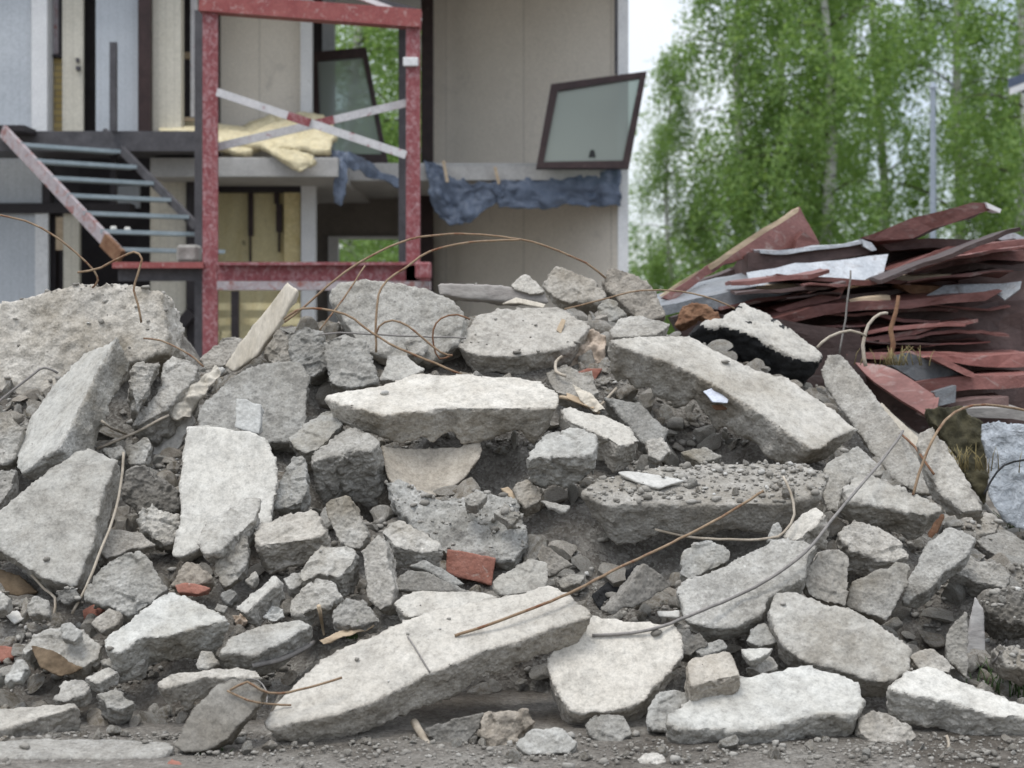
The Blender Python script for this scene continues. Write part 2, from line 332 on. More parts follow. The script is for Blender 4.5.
# ------------------------------------------------------------------ broken pieces
class Piece: pass
PIECES = []
def jag(poly, amp, lev=2):
    """breaks straight outline edges into slightly ragged ones"""
    for _ in range(lev):
        out = []; n = len(poly)
        for i in range(n):
            a = np.array(poly[i], float); b = np.array(poly[(i + 1) % n], float); L = np.linalg.norm(b - a); out.append(tuple(a))
            if L > 7: m = (a + b) / 2; t = np.array([-(b - a)[1], (b - a)[0]]) / L; out.append(tuple(m + t * rng.normal(0, amp) * L))
        poly = out
    return poly
def nrm(e, a): return Vector((math.cos(R(e)) * math.sin(R(a)), -math.cos(R(e)) * math.cos(R(a)), math.sin(R(e))))
def face_on_plane(poly, Yc, n, e, a, maxd=0.9):
    cx = sum(p[0] for p in poly) / len(poly); cy = sum(p[1] for p in poly) / len(poly); c = P(cx, cy, Yc)
    while True:
        dn = [ray(*p).dot(n) for p in poly]
        if max(dn) < -0.2 or e < -30: break
        e -= 2; n = nrm(e, a)
    out = []
    for p, q in zip(poly, dn):
        t = (c - EYEV).dot(n) / q; t = min(max(t, Yc - maxd), Yc + maxd); out.append(EYEV + ray(*p) * t)
    return out, n
def piece(name, label, poly, e=40, a=0, t=0.15, tint=1.0, cast=0.0, Y=None, off=None, rough=1.0, taper=0.9, mat='concrete', cat='concrete chunk', side=None, bowl=0, group=None, jagged=0.035, on=None, warm=0.0, smooth=True, wob=0.0, ref=None):  # cast: paler cast face, partly painted-in top light
    o = Piece(); o.__dict__.update(locals()); PIECES.append(o); return o
def make_pieces(lst, bvh=None):
    tmp = []
    for o in lst:
        poly = [(p[0], p[1]) for p in o.poly]
        ar = sum(poly[i][0] * poly[(i + 1) % len(poly)][1] - poly[(i + 1) % len(poly)][0] * poly[i][1] for i in range(len(poly)))
        if ar > 0: poly = poly[::-1]
        poly = jag(poly, o.jagged)
        cx = sum(p[0] for p in poly) / len(poly); cy = sum(p[1] for p in poly) / len(poly)
        Yc = o.Y
        if Yc is None:
            rx, ry = o.ref or (cx, cy)
            if bvh is not None:
                d = ray(rx, ry); h = bvh.ray_cast(EYEV, d.normalized()); Yc = (h[0].y if h[0] is not None else mound_hit(rx, ry)) - (o.off if o.off is not None else max(0.015, 0.8 * o.t))
            else:
                off = o.off if o.off is not None else min(max(1.7 * o.t, 0.15), 0.38)
                Yc = mound_hit(rx, ry) - off
        n = nrm(o.e, o.a); top, n = face_on_plane(poly, Yc, n, o.e, o.a)
        c = sum(top, Vector()) / len(top); k = len(top)
        size = max((p - c).length for p in top) * 2
        if o.bowl:
            pass
        bot = [c + (p - c) * o.taper - n * (o.t * (1 + 0.22 * rng.normal())) + Vector(rng.normal(0, 0.03 * o.t, 3)) for p in top]
        bm = bmesh.new(); tv = [bm.verts.new(p - c) for p in top]; bv = [bm.verts.new(p - c) for p in bot]
        ft = bm.faces.new(tv); fb = bm.faces.new(bv[::-1])
        for i in range(k): bm.faces.new((tv[(i + 1) % k], tv[i], bv[i], bv[(i + 1) % k]))
        bmesh.ops.triangulate(bm, faces=[ft, fb]); bmesh.ops.recalc_face_normals(bm, faces=bm.faces[:])
        me = bpy.data.meshes.new(o.name); bm.to_mesh(me); bm.free()
        ob = bpy.data.objects.new(o.name, me); C.objects.link(ob); ob.location = c
        md = ob.modifiers.new('r', 'REMESH'); md.mode = 'VOXEL'; md.voxel_size = max(min(max(size * 0.018, 0.006), 0.016), 0.003); 
        if o.t < 0.04: md.voxel_size = max(0.004, o.t * 0.32)
        ms = ob.modifiers.new('s', 'SMOOTH'); ms.factor = 0.5; ms.iterations = 1
        o.n, o.c, o.size, o.ob = n, c, size, ob; tmp.append(o)
    bpy.context.view_layer.update(); dg = bpy.context.evaluated_depsgraph_get()
    for o in tmp:
        ob = o.ob; me = bpy.data.meshes.new_from_object(ob.evaluated_get(dg)); old = ob.data; ob.modifiers.clear(); ob.data = me; bpy.data.meshes.remove(old)
        nv = len(me.vertices); co = np.empty(nv * 3); me.vertices.foreach_get('co', co); co = co.reshape(-1, 3)
        no = np.empty(nv * 3); me.vertices.foreach_get('normal', no); no = no.reshape(-1, 3)
        n = np.array(o.n); h = co @ n; fac = no @ n
        top = np.clip((fac - 0.55) / 0.3, 0, 1) * np.clip((h + 0.45 * o.t) / (0.25 * o.t), 0, 1)
        lit_castm = top * o.cast  # paler face mask: cement skin plus painted-in top light
        sd = int(rng.integers(1, 9999)); wp = co + rng.uniform(-50, 50, 3)
        amp = o.rough * (1 - 0.8 * lit_castm)
        s1 = min(max(o.size, 0.08), 0.8); tt = min(o.t, 0.2)
        big = fbm(wp * (2.2 / s1), sd, 2); rid = 0.5 - np.abs(fbm(wp * (5.0 / s1), sd + 5, 3)); mid = fbm(wp * 26, sd + 9, 3); fine = fbm(wp * 85, sd + 13, 2)
        d = amp * ((0.03 if o.t / o.size < .3 else .05) * tt * big + 0.055 * tt * rid + min(0.006, 0.03 * tt) * mid + min(0.004, 0.025 * tt) * fine)
        if o.mat == 'concrete' and o.t > .04: co = co + no * (amp * (.4 if o.t / o.size < .3 else 1.0) * min(.017, .11 * tt) * facets(wp / max(.045, min(.13, s1 * .3)), sd + 40) + amp * min(.0045, .03 * tt) * facets(wp / .034, sd + 60))[:, None]
        if o.mat == 'concrete' and o.t > .04:                        # split faces: flat cuts across corners and sides
            flat = o.t / o.size < .3
            for _ in range(0 if flat else 14):
                q = rng.normal(size=3); q /= np.linalg.norm(q)
                if abs(q @ n) > .80 or (flat and q @ n > -.15): continue
                u = co @ q; hh = u.max() * (rng.uniform(.93, .99) if flat else rng.uniform(.84, .97) if q @ n < .1 else rng.uniform(.93, .99)); co = co - np.outer(np.maximum(u - hh, 0) * .92, q)
        if o.bowl: co = co - np.outer(o.bowl * np.clip(1 - ((co - np.outer(h, n)) ** 2).sum(1) / (o.size * 0.5) ** 2, 0, 1), n)
        if o.wob: co = co + np.outer(o.wob * fbm(wp * (6 / s1), sd + 20, 3), n)
        co = co + no * d[:, None]
        me.vertices.foreach_set('co', co.ravel())
        at = me.attributes.new('cast', 'FLOAT', 'POINT'); at.data.foreach_set('value', lit_castm.astype(np.float32))  # 'cast' holds the cast face mask with painted-in top light
        me.polygons.foreach_set('use_smooth', [True] * len(me.polygons)); me.update()
        me.materials.clear(); me.materials.append(M[o.mat])
        if o.side:
            me.materials.append(M[o.side]); pn = np.empty(len(me.polygons) * 3); me.polygons.foreach_get('normal', pn); pc = np.empty(len(me.polygons) * 3); me.polygons.foreach_get('center', pc)
            me.polygons.foreach_set('material_index', ((pc.reshape(-1, 3) @ n < -.012 + .01 * fbm(pc.reshape(-1, 3) * 20, sd, 2))).astype(np.int32))
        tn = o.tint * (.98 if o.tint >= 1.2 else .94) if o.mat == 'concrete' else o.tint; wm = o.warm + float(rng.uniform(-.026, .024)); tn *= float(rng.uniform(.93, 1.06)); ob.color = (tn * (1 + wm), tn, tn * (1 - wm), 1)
        tag(ob, o.label, o.cat, o.group)
        me.name = o.name
# ------------------------------------------------------------------ ground
def make_ground():
    xs = np.concatenate([np.linspace(-400, -8, 12)[:-1], np.linspace(-8, 8, 161), np.linspace(8, 400, 12)[1:]])
    ys = np.concatenate([[-30, 0, 4], np.linspace(5.2, 9, 100), np.linspace(9.3, 40, 30), [60, 100, 250, 900]])
    X, Y = np.meshgrid(xs, ys); p = np.stack([X.ravel(), Y.ravel(), 0 * X.ravel()], 1)
    near = ((np.abs(p[:, 0]) < 8) & (p[:, 1] > 5) & (p[:, 1] < 10))
    z = np.where(near, 0.012 * fbm(p * 3, 3, 3) + 0.006 * fbm(p * 14, 4, 3), 0)
    v = np.stack([p[:, 0], p[:, 1], z], 1); nx = len(xs); f = []
    for j in range(len(ys) - 1):
        for i in range(nx - 1): a = j * nx + i; f.append((a, a + 1, a + nx + 1, a + nx))
    o = link('ground', mesh('ground', v, f, True), 'yard_dirt'); o['kind'] = 'structure'
make_ground()
def make_mound():
    xs = np.arange(-5.6, 5.4, 0.035); ys = np.arange(6.6, 13.4, 0.035); X, Y = np.meshgrid(xs, ys); z = mound(X, Y); p = np.stack([X.ravel(), Y.ravel(), z.ravel()], 1)
    on = np.clip(z.ravel() / 0.15, 0, 1)
    dz = on * (0.05 * fbm(p * 2.2, 31, 3) + 0.035 * fbm(p * 7, 32, 3) + 0.012 * fbm(p * 24, 33, 2)) - 0.03 - 0.08 * on
    for px, py, rad, dep in ((510, 690, .34, .62), (440, 712, .26, .45), (375, 470, .16, .35), (345, 480, .13, .3), (690, 425, .25, .35), (640, 415, .15, .25), (760, 448, .12, .2), (935, 600, .16, .35), (905, 625, .10, .2), (104, 405, .10, .3),
                             (500, 455, .12, .2), (640, 540, .15, .25), (720, 545, .14, .25), (860, 568, .10, .25), (320, 395, .08, .2), (590, 590, .12, .15), (850, 430, .12, .25), (115, 500, .10, .25), (740, 640, .10, .2), (885, 735, .12, .12), (600, 680, .12, .2), (480, 465, .1, .2)):
        yh = mound_hit(px, py); xh = ray(px, py).x * yh; g = np.exp(-((p[:, 0] - xh) ** 2 + ((p[:, 1] - yh - .08) * .8) ** 2) / rad ** 2); dz = dz - dep * g
    v = np.stack([p[:, 0], p[:, 1], np.maximum(p[:, 2] + dz, -.25)], 1); nx = len(xs); f = []
    for j in range(len(ys) - 1):
        b = j * nx
        f += [(b + i, b + i + 1, b + nx + i + 1, b + nx + i) for i in range(nx - 1)]
    o = link('terrain', mesh('terrain', v, f, True), 'dirt'); o['kind'] = 'structure'; return o
terrain = make_mound()

# ------------------------------------------------------------------ the half demolished building
B = empty('building', (-2, 21, 0), 'half demolished two storey house with open rooms and torn floor slabs', 'building')
def bp(name, mat, rects, bevel=0, parent=None, smooth=False):
    m = MB()
    for r in rects: m.pbox(*r)
    return m.build(name, mat, parent or B, smooth, bevel)
bp('wall_panel', 'dark_frame_and_gap', [(-200, 312, 150, 470, 24.5, .2)])
# upper storey, left half
bp('wall_panel', 'white_panel', [(-160, 31, -70, 137, 21, .25)])
bp('corner_board', 'white_wood', [(31.3, 47, -70, 136, 20.95, .3)])
bp('wall_panel', 'yellow_brick', [(47.5, 62, 57, 136, 21.3, .3)])
w_ = bp('window', 'dark_frame_and_gap', [(47.5, 52, -70, 57, 21.2, .1), (58.5, 62, -70, 57, 21.2, .1), (52, 58.5, 54, 57, 21.2, .1)])
bp('pane', 'worn_pink_paint', [(52, 58.5, -70, 54, 21.25, .03)], parent=w_)
d_ = bp('door', 'cream_panel', [(62.3, 83, -70, 136, 21.1, .06)])
bp('handle', 'grey_steel', [(75.6, 79, 66, 70, 21.02, .08)], parent=d_); bp('lock', 'grey_steel', [(75.6, 78.5, 58, 62, 21.04, .05)], parent=d_)
bp('wall_panel', 'dark_frame_and_gap', [(83.3, 95.5, -70, 137, 21.5, .2)])  # near-black panel; the gap's shade is put into its colour
bp('door', 'white_panel', [(95.8, 138, -70, 136, 21.12, .06)])
bp('door_frame', 'brown_frame', [(138.2, 150, -70, 155, 20.95, .25)])
bp('wall_panel', 'cream_panel', [(150.3, 181, -70, 156, 21.1, .2)])
bp('wall_panel', 'dark_frame_and_gap', [(181, 218, -70, 156, 22.3, .2)])  # opening closed by a dark panel that paints in its shade
bp('batten', 'tan_wood', [(183, 190, 52, 58, 21.6, .1)]); bp('batten', 'tan_wood', [(182, 196, 117, 121, 21.4, .1)])
bp('batten', 'worn_white_paint', [(190.5, 197, -70, 118, 21.4, .1)])
# lower storey, left half
bp('wall_panel', 'white_panel', [(-160, 42, 158, 203, 21.1, .2)])
bp('lintel', 'dark_frame_and_gap', [(-160, 130, 203.3, 213, 21.0, .3)])
bp('wall_panel', 'white_panel', [(-160, 48, 213.3, 470, 21.1, .2)])
bp('post', 'white_wood', [(35, 48, 213.3, 470, 21.04, .05)])
bp('post', 'dark_frame_and_gap', [(48.3, 55.5, 213.3, 470, 21.2, .2), (42.5, 50, 150, 203, 21.02, .2)])  # first strip is a recess, its shade painted near black
bp('post', 'tan_wood', [(55.8, 63, 217, 250, 21.1, .1)])
bp('post', 'cream_panel', [(63.3, 79, 213.3, 470, 21.1, .1)])
bp('wall_panel', 'dark_frame_and_gap', [(79.3, 150, 150, 470, 23.0, .2)])  # dark wall painted in for the shade behind the stair
bp('wall_panel', 'white_panel', [(113, 139, 186, 208, 22.5, .1)])
bp('wall_panel', 'cream_panel', [(150.3, 186, 158, 470, 21.3, .2)])
bp('post', 'dark_frame_and_gap', [(186.3, 204, 158, 470, 21.2, .2)])
m_ = MB(); m_.bar(P(163, 345, 21.1), P(192, 312, 21.1), .14, .14); m_.build('brace', 'dark_frame_and_gap', B)
# middle bay
bp('wall_panel', 'wallpaper', [(217, 301, -70, 157, 22.5, .15)])
bp('door_jamb', 'white_wood', [(300.5, 312, -70, 157, 22.3, .14)])
bp('post', 'dark_frame_and_gap', [(312.3, 322, -70, 160, 24.2, .2)])
bp('post', 'white_panel', [(322.3, 334, -70, 160, 24.1, .2)])
bp('floor_slab', 'floor_concrete', [(150, 338, 157.5, 177, 20.5, 4.6)], 0.01)
bp('lintel', 'dark_frame_and_gap', [(218, 300, 186, 192, 21.9, .2)])
bp('wall_panel', 'foam_yellow', [(217, 284, 190, 470, 22.2, .15)])
bp('torn_strip', 'brown_frame', [(248, 253, 186, 236, 22.1, .05), (249, 251, 236.2, 262, 22.12, .04), (274, 279, 184, 204, 22.1, .05), (276, 282, 204.2, 232, 22.1, .05), (278, 280, 232.2, 252, 22.12, .04)])
bp('wall_panel', 'insulation', [(284.3, 300, 184, 470, 22.0, .3)])
bp('door_jamb', 'white_wood', [(301, 315, 183, 470, 21.9, .2)])
# right bay: floor, cut ceiling, back wall with a window hole, long partition running back
bp('floor_slab', 'floor_concrete', [(342.5, 620, 163, 181, 22, 4.2)], 0.01)
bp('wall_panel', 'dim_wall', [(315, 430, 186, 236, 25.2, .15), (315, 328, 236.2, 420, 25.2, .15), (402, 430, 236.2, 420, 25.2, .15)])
wf = bp('window', 'white_wood', [(328, 338, 236.3, 420, 25.1, .2), (338.2, 402, 236.3, 239, 25.1, .2)])
bp('wall_panel', 'dark_frame_and_gap', [(338.4, 401.8, 268, 420, 25.25, .1)])
bp('post', 'brown_frame', [(421, 433, -70, 420, 24.6, .2)])  # dark strip added to stand for the shaded gap by the partition
def partition(py0, py1, name):
    a0 = P(432, 0, 25.2); a1 = P(617.5, 0, 22.05); zt = P(0, py0, 22).z; zb = P(0, py1, 22).z
    d = (a1 - a0); d.z = 0; d.normalize(); n = Vector((d.y, -d.x, 0)) * -.18
    m = MB(); q = [Vector((a0.x, a0.y, 0)), Vector((a1.x, a1.y, 0)), Vector((a1.x, a1.y, 0)) + n, Vector((a0.x, a0.y, 0)) + n]
    m.hexa([p + Vector((0, 0, zb)) for p in q] + [p + Vector((0, 0, zt)) for p in q]); return m.build(name, 'wallpaper', B)
partition(-70, 162.8, 'wall_panel'); partition(181.3, 470, 'wall_panel')
bp('corner_board', 'white_wood', [(618, 628.5, -70, 420, 21.95, .25)])
bp('seam_strip', 'grey_steel', [(614.6, 617.6, -70, 74, 21.95, .05)])
bp('roof', 'floor_concrete', [(-160, 640, -92, -71, 20.6, 5.5)])  # unseen slab above the view, added to shade the rooms
# base storey behind the heap
bp('wall_panel', 'cream_panel', [(205, 301, 470, 560, 22, .2)])

# ------------------------------------------------------------------ red steel frame with its diagonals
def T(name, loc, label, cat, group=None): return empty(name, loc, label, cat, group)
F = T('steel_frame', (-3, 17, 0), 'red painted steel frame with crossed white braces in front of the open house', 'steel frame')
m = MB(); m.pbox(202.5, 217.5, 8, 480, 17, .05); m.pbox(207, 213, 8, 480, 17.05, .14); m.pbox(202.5, 217.5, 8, 480, 17.19, .02); m.build('post', 'red_paint', F)
m = MB(); m.pbox(406, 420, 22, 480, 17, .05); m.pbox(411, 415, 22, 480, 17.05, .14); m.pbox(406, 420, 22, 480, 17.19, .02); m.build('post', 'red_paint', F)
m = MB(); m.bar(P(201, 3.5, 17.05), P(421, 20, 17.05), .22, .19); m.build('beam', 'red_paint_clean', F)
m = MB(); m.bar(P(330, -14, 17.1), P(421, 21, 17.1), .12, .05); m.build('brace', 'white_wood', F)
m = MB()
m.pbox(112, 203, 262, 268, 16.9, .26); b_ = m.build('beam', 'red_paint_clean', F)
m = MB(); m.pbox(118, 203, 268.2, 281, 17.05, .08); m.build('web', 'grey_steel', b_)  # red beam's web coloured dark steel, its shadow put into the colour
m = MB()
for y0, y1, Y, d in ((262, 265, 16.9, .26), (265.2, 281, 17.0, .05)): m.pbox(217, 430, y0, y1, Y, d)
b_ = m.build('beam', 'red_paint', F)
m = MB(); m.pbox(217, 430, 281.2, 290, 16.9, .26); m.build('flange', 'worn_pink_paint', b_)
m = MB(); m.bar(P(217, 92, 16.96), P(406, 155, 16.96), .03, .085); m.build('brace', 'worn_white_paint', F)
m = MB(); m.bar(P(217, 147, 17.23), P(406, 103, 17.23), .03, .085); m.build('brace', 'worn_white_paint', F)
m = MB(); m.pbox(403, 418, 57, 66, 16.95, .045); m.build('plate', 'white_wood', F, bevel=.008)
m = MB(); m.pbox(415, 431, 262, 279, 16.7, .15); m.build('bracket', 'red_paint', F, bevel=.02)
m = MB(); m.pbox(194.5, 202, 10, 480, 18.6, .16); m.build('back_post', 'grey_steel', F)
m = MB(); m.bar(P(288, 115.7, 16.94), P(310, 123, 16.94), .035, .088); m.build('paint_patch', 'red_paint', F)
m = MB(); m.bar(P(314, 124.4, 17.21), P(334, 119.8, 17.21), .035, .088); m.build('paint_patch', 'red_paint', F)
m = MB(); m.hexa([P(338, -6, 17.3), P(417, 14, 17.3), P(417, 14, 18.6), P(338, -6, 18.6), P(338, -12, 17.3), P(417, 8, 17.3), P(417, 8, 18.6), P(338, -12, 18.6)]); m.build('top_plate', 'grey_steel', F)
m = MB(); m.pbox(398.5, 405.5, 26, 480, 18.6, .16); m.build('back_post', 'grey_steel', F)
m = MB(); m.pbox(231, 238, 291, 480, 18.6, .1); m.build('back_post', 'dark_frame_and_gap', F)
for y in (303, 318, 331): m = MB(); m.pbox(217, 300, y, y + 7, 18.75, .05); m.build('slat', 'foam_yellow', F)
# ------------------------------------------------------------------ steel stair and its landing
S = T('staircase', (-4.3, 19, 0), 'broken off open steel staircase with pale stringer hanging under a dark landing', 'staircase')
m = MB(); m.pbox(-160, 200, 131, 151, 20.0, .9); m.build('landing', 'grey_steel', S)
m = MB(); m.pbox(109.5, 116, 42, 131, 19.9, .08); m.build('rail_post', 'grey_steel', S)
m = MB(); m.pbox(110, 116, 151, 205, 20.3, .08); m.build('support_post', 'dark_frame_and_gap', S)
A0, A1 = P(3, 131, 19.4), P(121, 256, 17.95); B0, B1 = P(104, 132, 20.25), P(196, 226, 19.0)
m = MB(); m.bar(A0, A1, .05, .15); st_ = m.build('stringer', 'worn_pink_paint', S)
m = MB(); m.bar(P(104, 240, 18.1), P(121, 257, 17.92), .06, .16); m.build('rust_patch', 'rust', st_)
m = MB(); m.bar(B0, B1, .05, .10); m.build('stringer', 'grey_steel', S)
for i, y in enumerate((146, 163, 180.5, 198, 215.5, 233, 250)):
    t = (y - 131) / 125; a = A0.lerp(A1, t); tb = (y - 132) / 94; b = B0.lerp(B1, tb); b.z = a.z; a.z += 0.0
    d = (b - a).normalized(); m = MB(); m.bar(a, b, .24, .045); m.build('tread', 'blue_steel', S)
m = MB(); m.pbox(-10, 24, 125, 131, 19.5, .5); m.build('corner_plate', 'dark_frame_and_gap', S)
for (x, y, s) in ((113, 228, .05), (127, 229, .05)):
    m = MB(); m.pbox(x - 3, x + 3, y - 2, y + 4, 18.4, .05); o = m.build('mortar_lump', 'plaster', None, bevel=.012); tag(o, 'white mortar crumb resting on a stair tread, %s of two' % ('left' if x < 120 else 'right'), 'mortar lump')
m = MB(); m.pbox(176, 198, 244.5, 262, 17.3, .25); o = m.build('concrete_lump', 'gravel', None, bevel=.03); tag(o, 'pale block of concrete resting on the red beam below the stair', 'concrete block')

# ------------------------------------------------------------------ loose windows leaning in the open rooms
def loose_window(label, q, th, fr, Y0, Y1, sticker=None):
    """q: corner pixels tl, tr, br, bl; Y0 at the foot, Y1 at the head"""
    w3 = [P(*q[0], Y1), P(*q[1], Y1), P(*q[2], Y0), P(*q[3], Y0)]
    c = sum(w3, Vector()) / 4; n = (w3[1] - w3[0]).cross(w3[3] - w3[0]).normalized()
    if n.y > 0: n = -n
    W = T('window_frame', (w3[2] + w3[3]) / 2, label, 'window')
    m = MB()
    for i in range(4):
        a, b = w3[i], w3[(i + 1) % 4]; ins = lambda p: p + (c - p).normalized() * fr * 1.35
        m.hexa([a, b, ins(b), ins(a), a - n * th, b - n * th, ins(b) - n * th, ins(a) - n * th])
    m.build('frame', 'brown_frame', W)
    g = [p + (c - p).normalized() * fr * 1.2 for p in w3]; m = MB(); m.hexa([p - n * th * .4 for p in g] + [p - n * th * .6 for p in g]); m.build('pane', 'glass', W)
    if sticker:
        for sx in sticker:
            p = P(*sx, (Y0 + Y1) / 2 - .03); p = p - n * ((p - c).dot(n) - .004 + th * .4) ; u = (w3[2] - w3[3]).normalized() * .05; v = Vector((0, 0, .05)); m = MB()
            m.hexa([p - u - v, p + u - v, p + u * .6 + v, p - u * .4 + v] + [q_ + n * .004 for q_ in (p - u - v, p + u - v, p + u * .6 + v, p - u * .4 + v)]); m.build('sticker', 'sticker', W)
loose_window('brown framed glazed window leaning outward at the right end of the upper floor', [(551, 84), (647, 71), (629, 168), (536, 168)], .09, .10, 21.55, 21.75, [(592, 154)])
loose_window('brown framed window tilted in the upper room behind the white braces', [(312, 52), (366, 47), (388, 163), (316, 163)], .09, .12, 23.2, 23.5)

# ------------------------------------------------------------------ insulation mats and torn blue membrane
def soft(name, label, cat, quads, mat, th, wob, seed, Yd=0.0, sub=40):
    """a cloth-like sheet over a pixel grid of rows of (px, py, Y)"""
    rows = np.array([[list(P(*c)) for c in r] for r in quads]); nr, nc = rows.shape[:2]
    def samp(u, v):
        x = u * (nc - 1); i = min(int(x), nc - 2); fx = x - i; y = v * (nr - 1); j = min(int(y), nr - 2); fy = y - j
        return (rows[j, i] * (1 - fx) + rows[j, i + 1] * fx) * (1 - fy) + (rows[j + 1, i] * (1 - fx) + rows[j + 1, i + 1] * fx) * fy
    n = sub; p = np.array([samp(i / n, j / n) for j in range(n + 1) for i in range(n + 1)])
    p = p + np.stack([wob * .5 * fbm(p * 4 + 3, seed, 3), wob * fbm(p * 3.5, seed + 1, 4), wob * .7 * fbm(p * 4 + 9, seed + 2, 4)], 1)
    if mat == 'tarp': p = p + np.stack([.02 * fbm(p * 13, seed + 5, 3), .045 * fbm(p * np.array([11, 11, 3]), seed + 6, 2), .015 * fbm(p * 11, seed + 7, 3)], 1)
    c = p.mean(0); f = [(j * (n + 1) + i, j * (n + 1) + i + 1, (j + 1) * (n + 1) + i + 1, (j + 1) * (n + 1) + i) for j in range(n) for i in range(n)]
    o = link(name, mesh(name, p - c, f, True), mat, None, Vector(c)); sm = o.modifiers.new('t', 'SOLIDIFY'); sm.thickness = th; sm.offset = 0
    return tag(o, label, cat)
soft('insulation_mat', 'large yellow insulation mat folded over the edge of the middle floor slab', 'insulation', [[(212, 140, 22.2), (250, 126, 22.2), (286, 113, 22.1), (324, 117, 22.1)], [(214, 146, 21.2), (258, 136, 21.2), (300, 128, 21.2), (338, 134, 21.2)], [(225, 148, 20.55), (275, 148, 20.5), (300, 150, 20.45), (330, 150, 20.5)]], 'insulation_pale', .08, .09, 11)
soft('insulation_mat', 'small pale yellow insulation flap curling down from the slab edge', 'insulation', [[(262, 146, 20.5), (290, 152, 20.4), (314, 157, 20.4)], [(270, 152, 20.4), (292, 162, 20.3), (312, 165, 20.35)], [(292, 166, 20.35), (302, 171, 20.3), (316, 161, 20.4)]], 'insulation_pale', .07, .03, 21)
soft('insulation_mat', 'flat yellow insulation mat lying on the slab behind the red post', 'insulation', [[(158, 123, 22.2), (195, 121, 22.2), (250, 130, 22.2), (300, 137, 22)], [(160, 133, 21.0), (195, 134, 20.9), (230, 140, 20.7), (262, 146, 20.7)], [(165, 138, 20.95), (195, 142, 20.9), (225, 153, 20.55), (250, 152, 20.55)]], 'insulation_pale', .08, .06, 27)
soft('membrane', 'long torn blue plastic membrane hanging along the right floor edge', 'membrane', [[(490, 181, 21.9), (530, 179, 21.85), (580, 178, 21.9), (620, 170, 21.9)], [(492, 190, 21.8), (530, 187, 21.8), (580, 188, 21.8), (621, 184, 21.8)], [(500, 205, 21.85), (540, 207, 21.8), (590, 207, 21.8), (620, 205, 21.85)]], 'tarp', .02, .07, 31)
soft('membrane', 'crumpled blue membrane rag drooping lowest from the slab beside the red post', 'membrane', [[(424, 160, 21.9), (440, 164, 21.9), (470, 184, 21.9), (506, 180, 21.9)], [(428, 175, 21.8), (447, 190, 21.8), (472, 192, 21.8), (504, 196, 21.8)], [(430, 206, 21.85), (450, 226, 21.8), (468, 220, 21.8), (502, 203, 21.85)]], 'tarp', .02, .08, 41)
soft('membrane', 'dark blue membrane strip hanging under the middle of the floor slab', 'membrane', [[(330, 150, 20.9), (350, 152, 20.9), (376, 168, 21.6), (404, 181, 21.8)], [(333, 158, 20.8), (350, 160, 20.8), (377, 174, 21.5), (405, 185, 21.8)], [(335, 162, 20.85), (350, 168, 20.8), (378, 180, 21.5), (406, 190, 21.8)]], 'tarp', .02, .05, 51)
soft('membrane', 'narrow blue rag dangling straight down from the slab corner', 'membrane', [[(331, 152, 20.7), (340, 150, 20.7), (349, 154, 20.7)], [(333, 178, 20.6), (341, 178, 20.6), (347, 182, 20.6)], [(334, 202, 20.65), (339, 206, 20.6), (343, 200, 20.65)]], 'tarp', .02, .05, 57)
for k, (x0, x1, y0, y1, lab) in enumerate(((441, 446, 161, 182, 'left'), (491, 499, 167, 184, 'right'))):
    m = MB(); m.bar(P((x0 + x1) / 2, y0, 21.75), P((x0 + x1) / 2 + 4, y1, 21.75), .07, .04); tag(m.build('wood_batten', 'tan_wood'), 'short tan wooden batten nailed over the membrane, %s one of two' % lab, 'batten')
m = MB(); m.pbox(447, 600, 166, 180, 21.86, .1); tag(m.build('edge_board', 'floor_concrete'), 'long pale timber board along the edge of the right floor', 'board')

# ------------------------------------------------------------------ birches, wood, pole, neighbour's roof
def quads_mesh(name, pts, size, seed, droop=0.6):
    r = np.random.default_rng(seed); n = len(pts); a = r.normal(size=(n, 3)); a[:, 2] *= 0.5; a[:, 2] -= droop; a /= np.linalg.norm(a, axis=1)[:, None]
    b = r.normal(size=(n, 3)); b -= a * (a * b).sum(1)[:, None]; b /= np.linalg.norm(b, axis=1)[:, None]
    s = size * r.uniform(0.6, 1.35, n)[:, None]; A = a * s; Bv = b * s * 0.42
    v = np.stack([pts - A, pts + Bv, pts + A, pts - Bv], 1).reshape(-1, 3)
    me = bpy.data.meshes.new(name); me.vertices.add(4 * n); me.vertices.foreach_set('co', v.ravel()); me.loops.add(4 * n); me.loops.foreach_set('vertex_index', np.arange(4 * n, dtype=np.int32))
    me.polygons.add(n); me.polygons.foreach_set('loop_start', np.arange(0, 4 * n, 4, dtype=np.int32)); me.polygons.foreach_set('loop_total', np.full(n, 4, dtype=np.int32))
    me.update(calc_edges=True)
    at = me.attributes.new('shade', 'FLOAT', 'FACE'); at.data.foreach_set('value', np.clip(r.normal(0.5, 0.22, n), 0, 1).astype(np.float32))
    return me
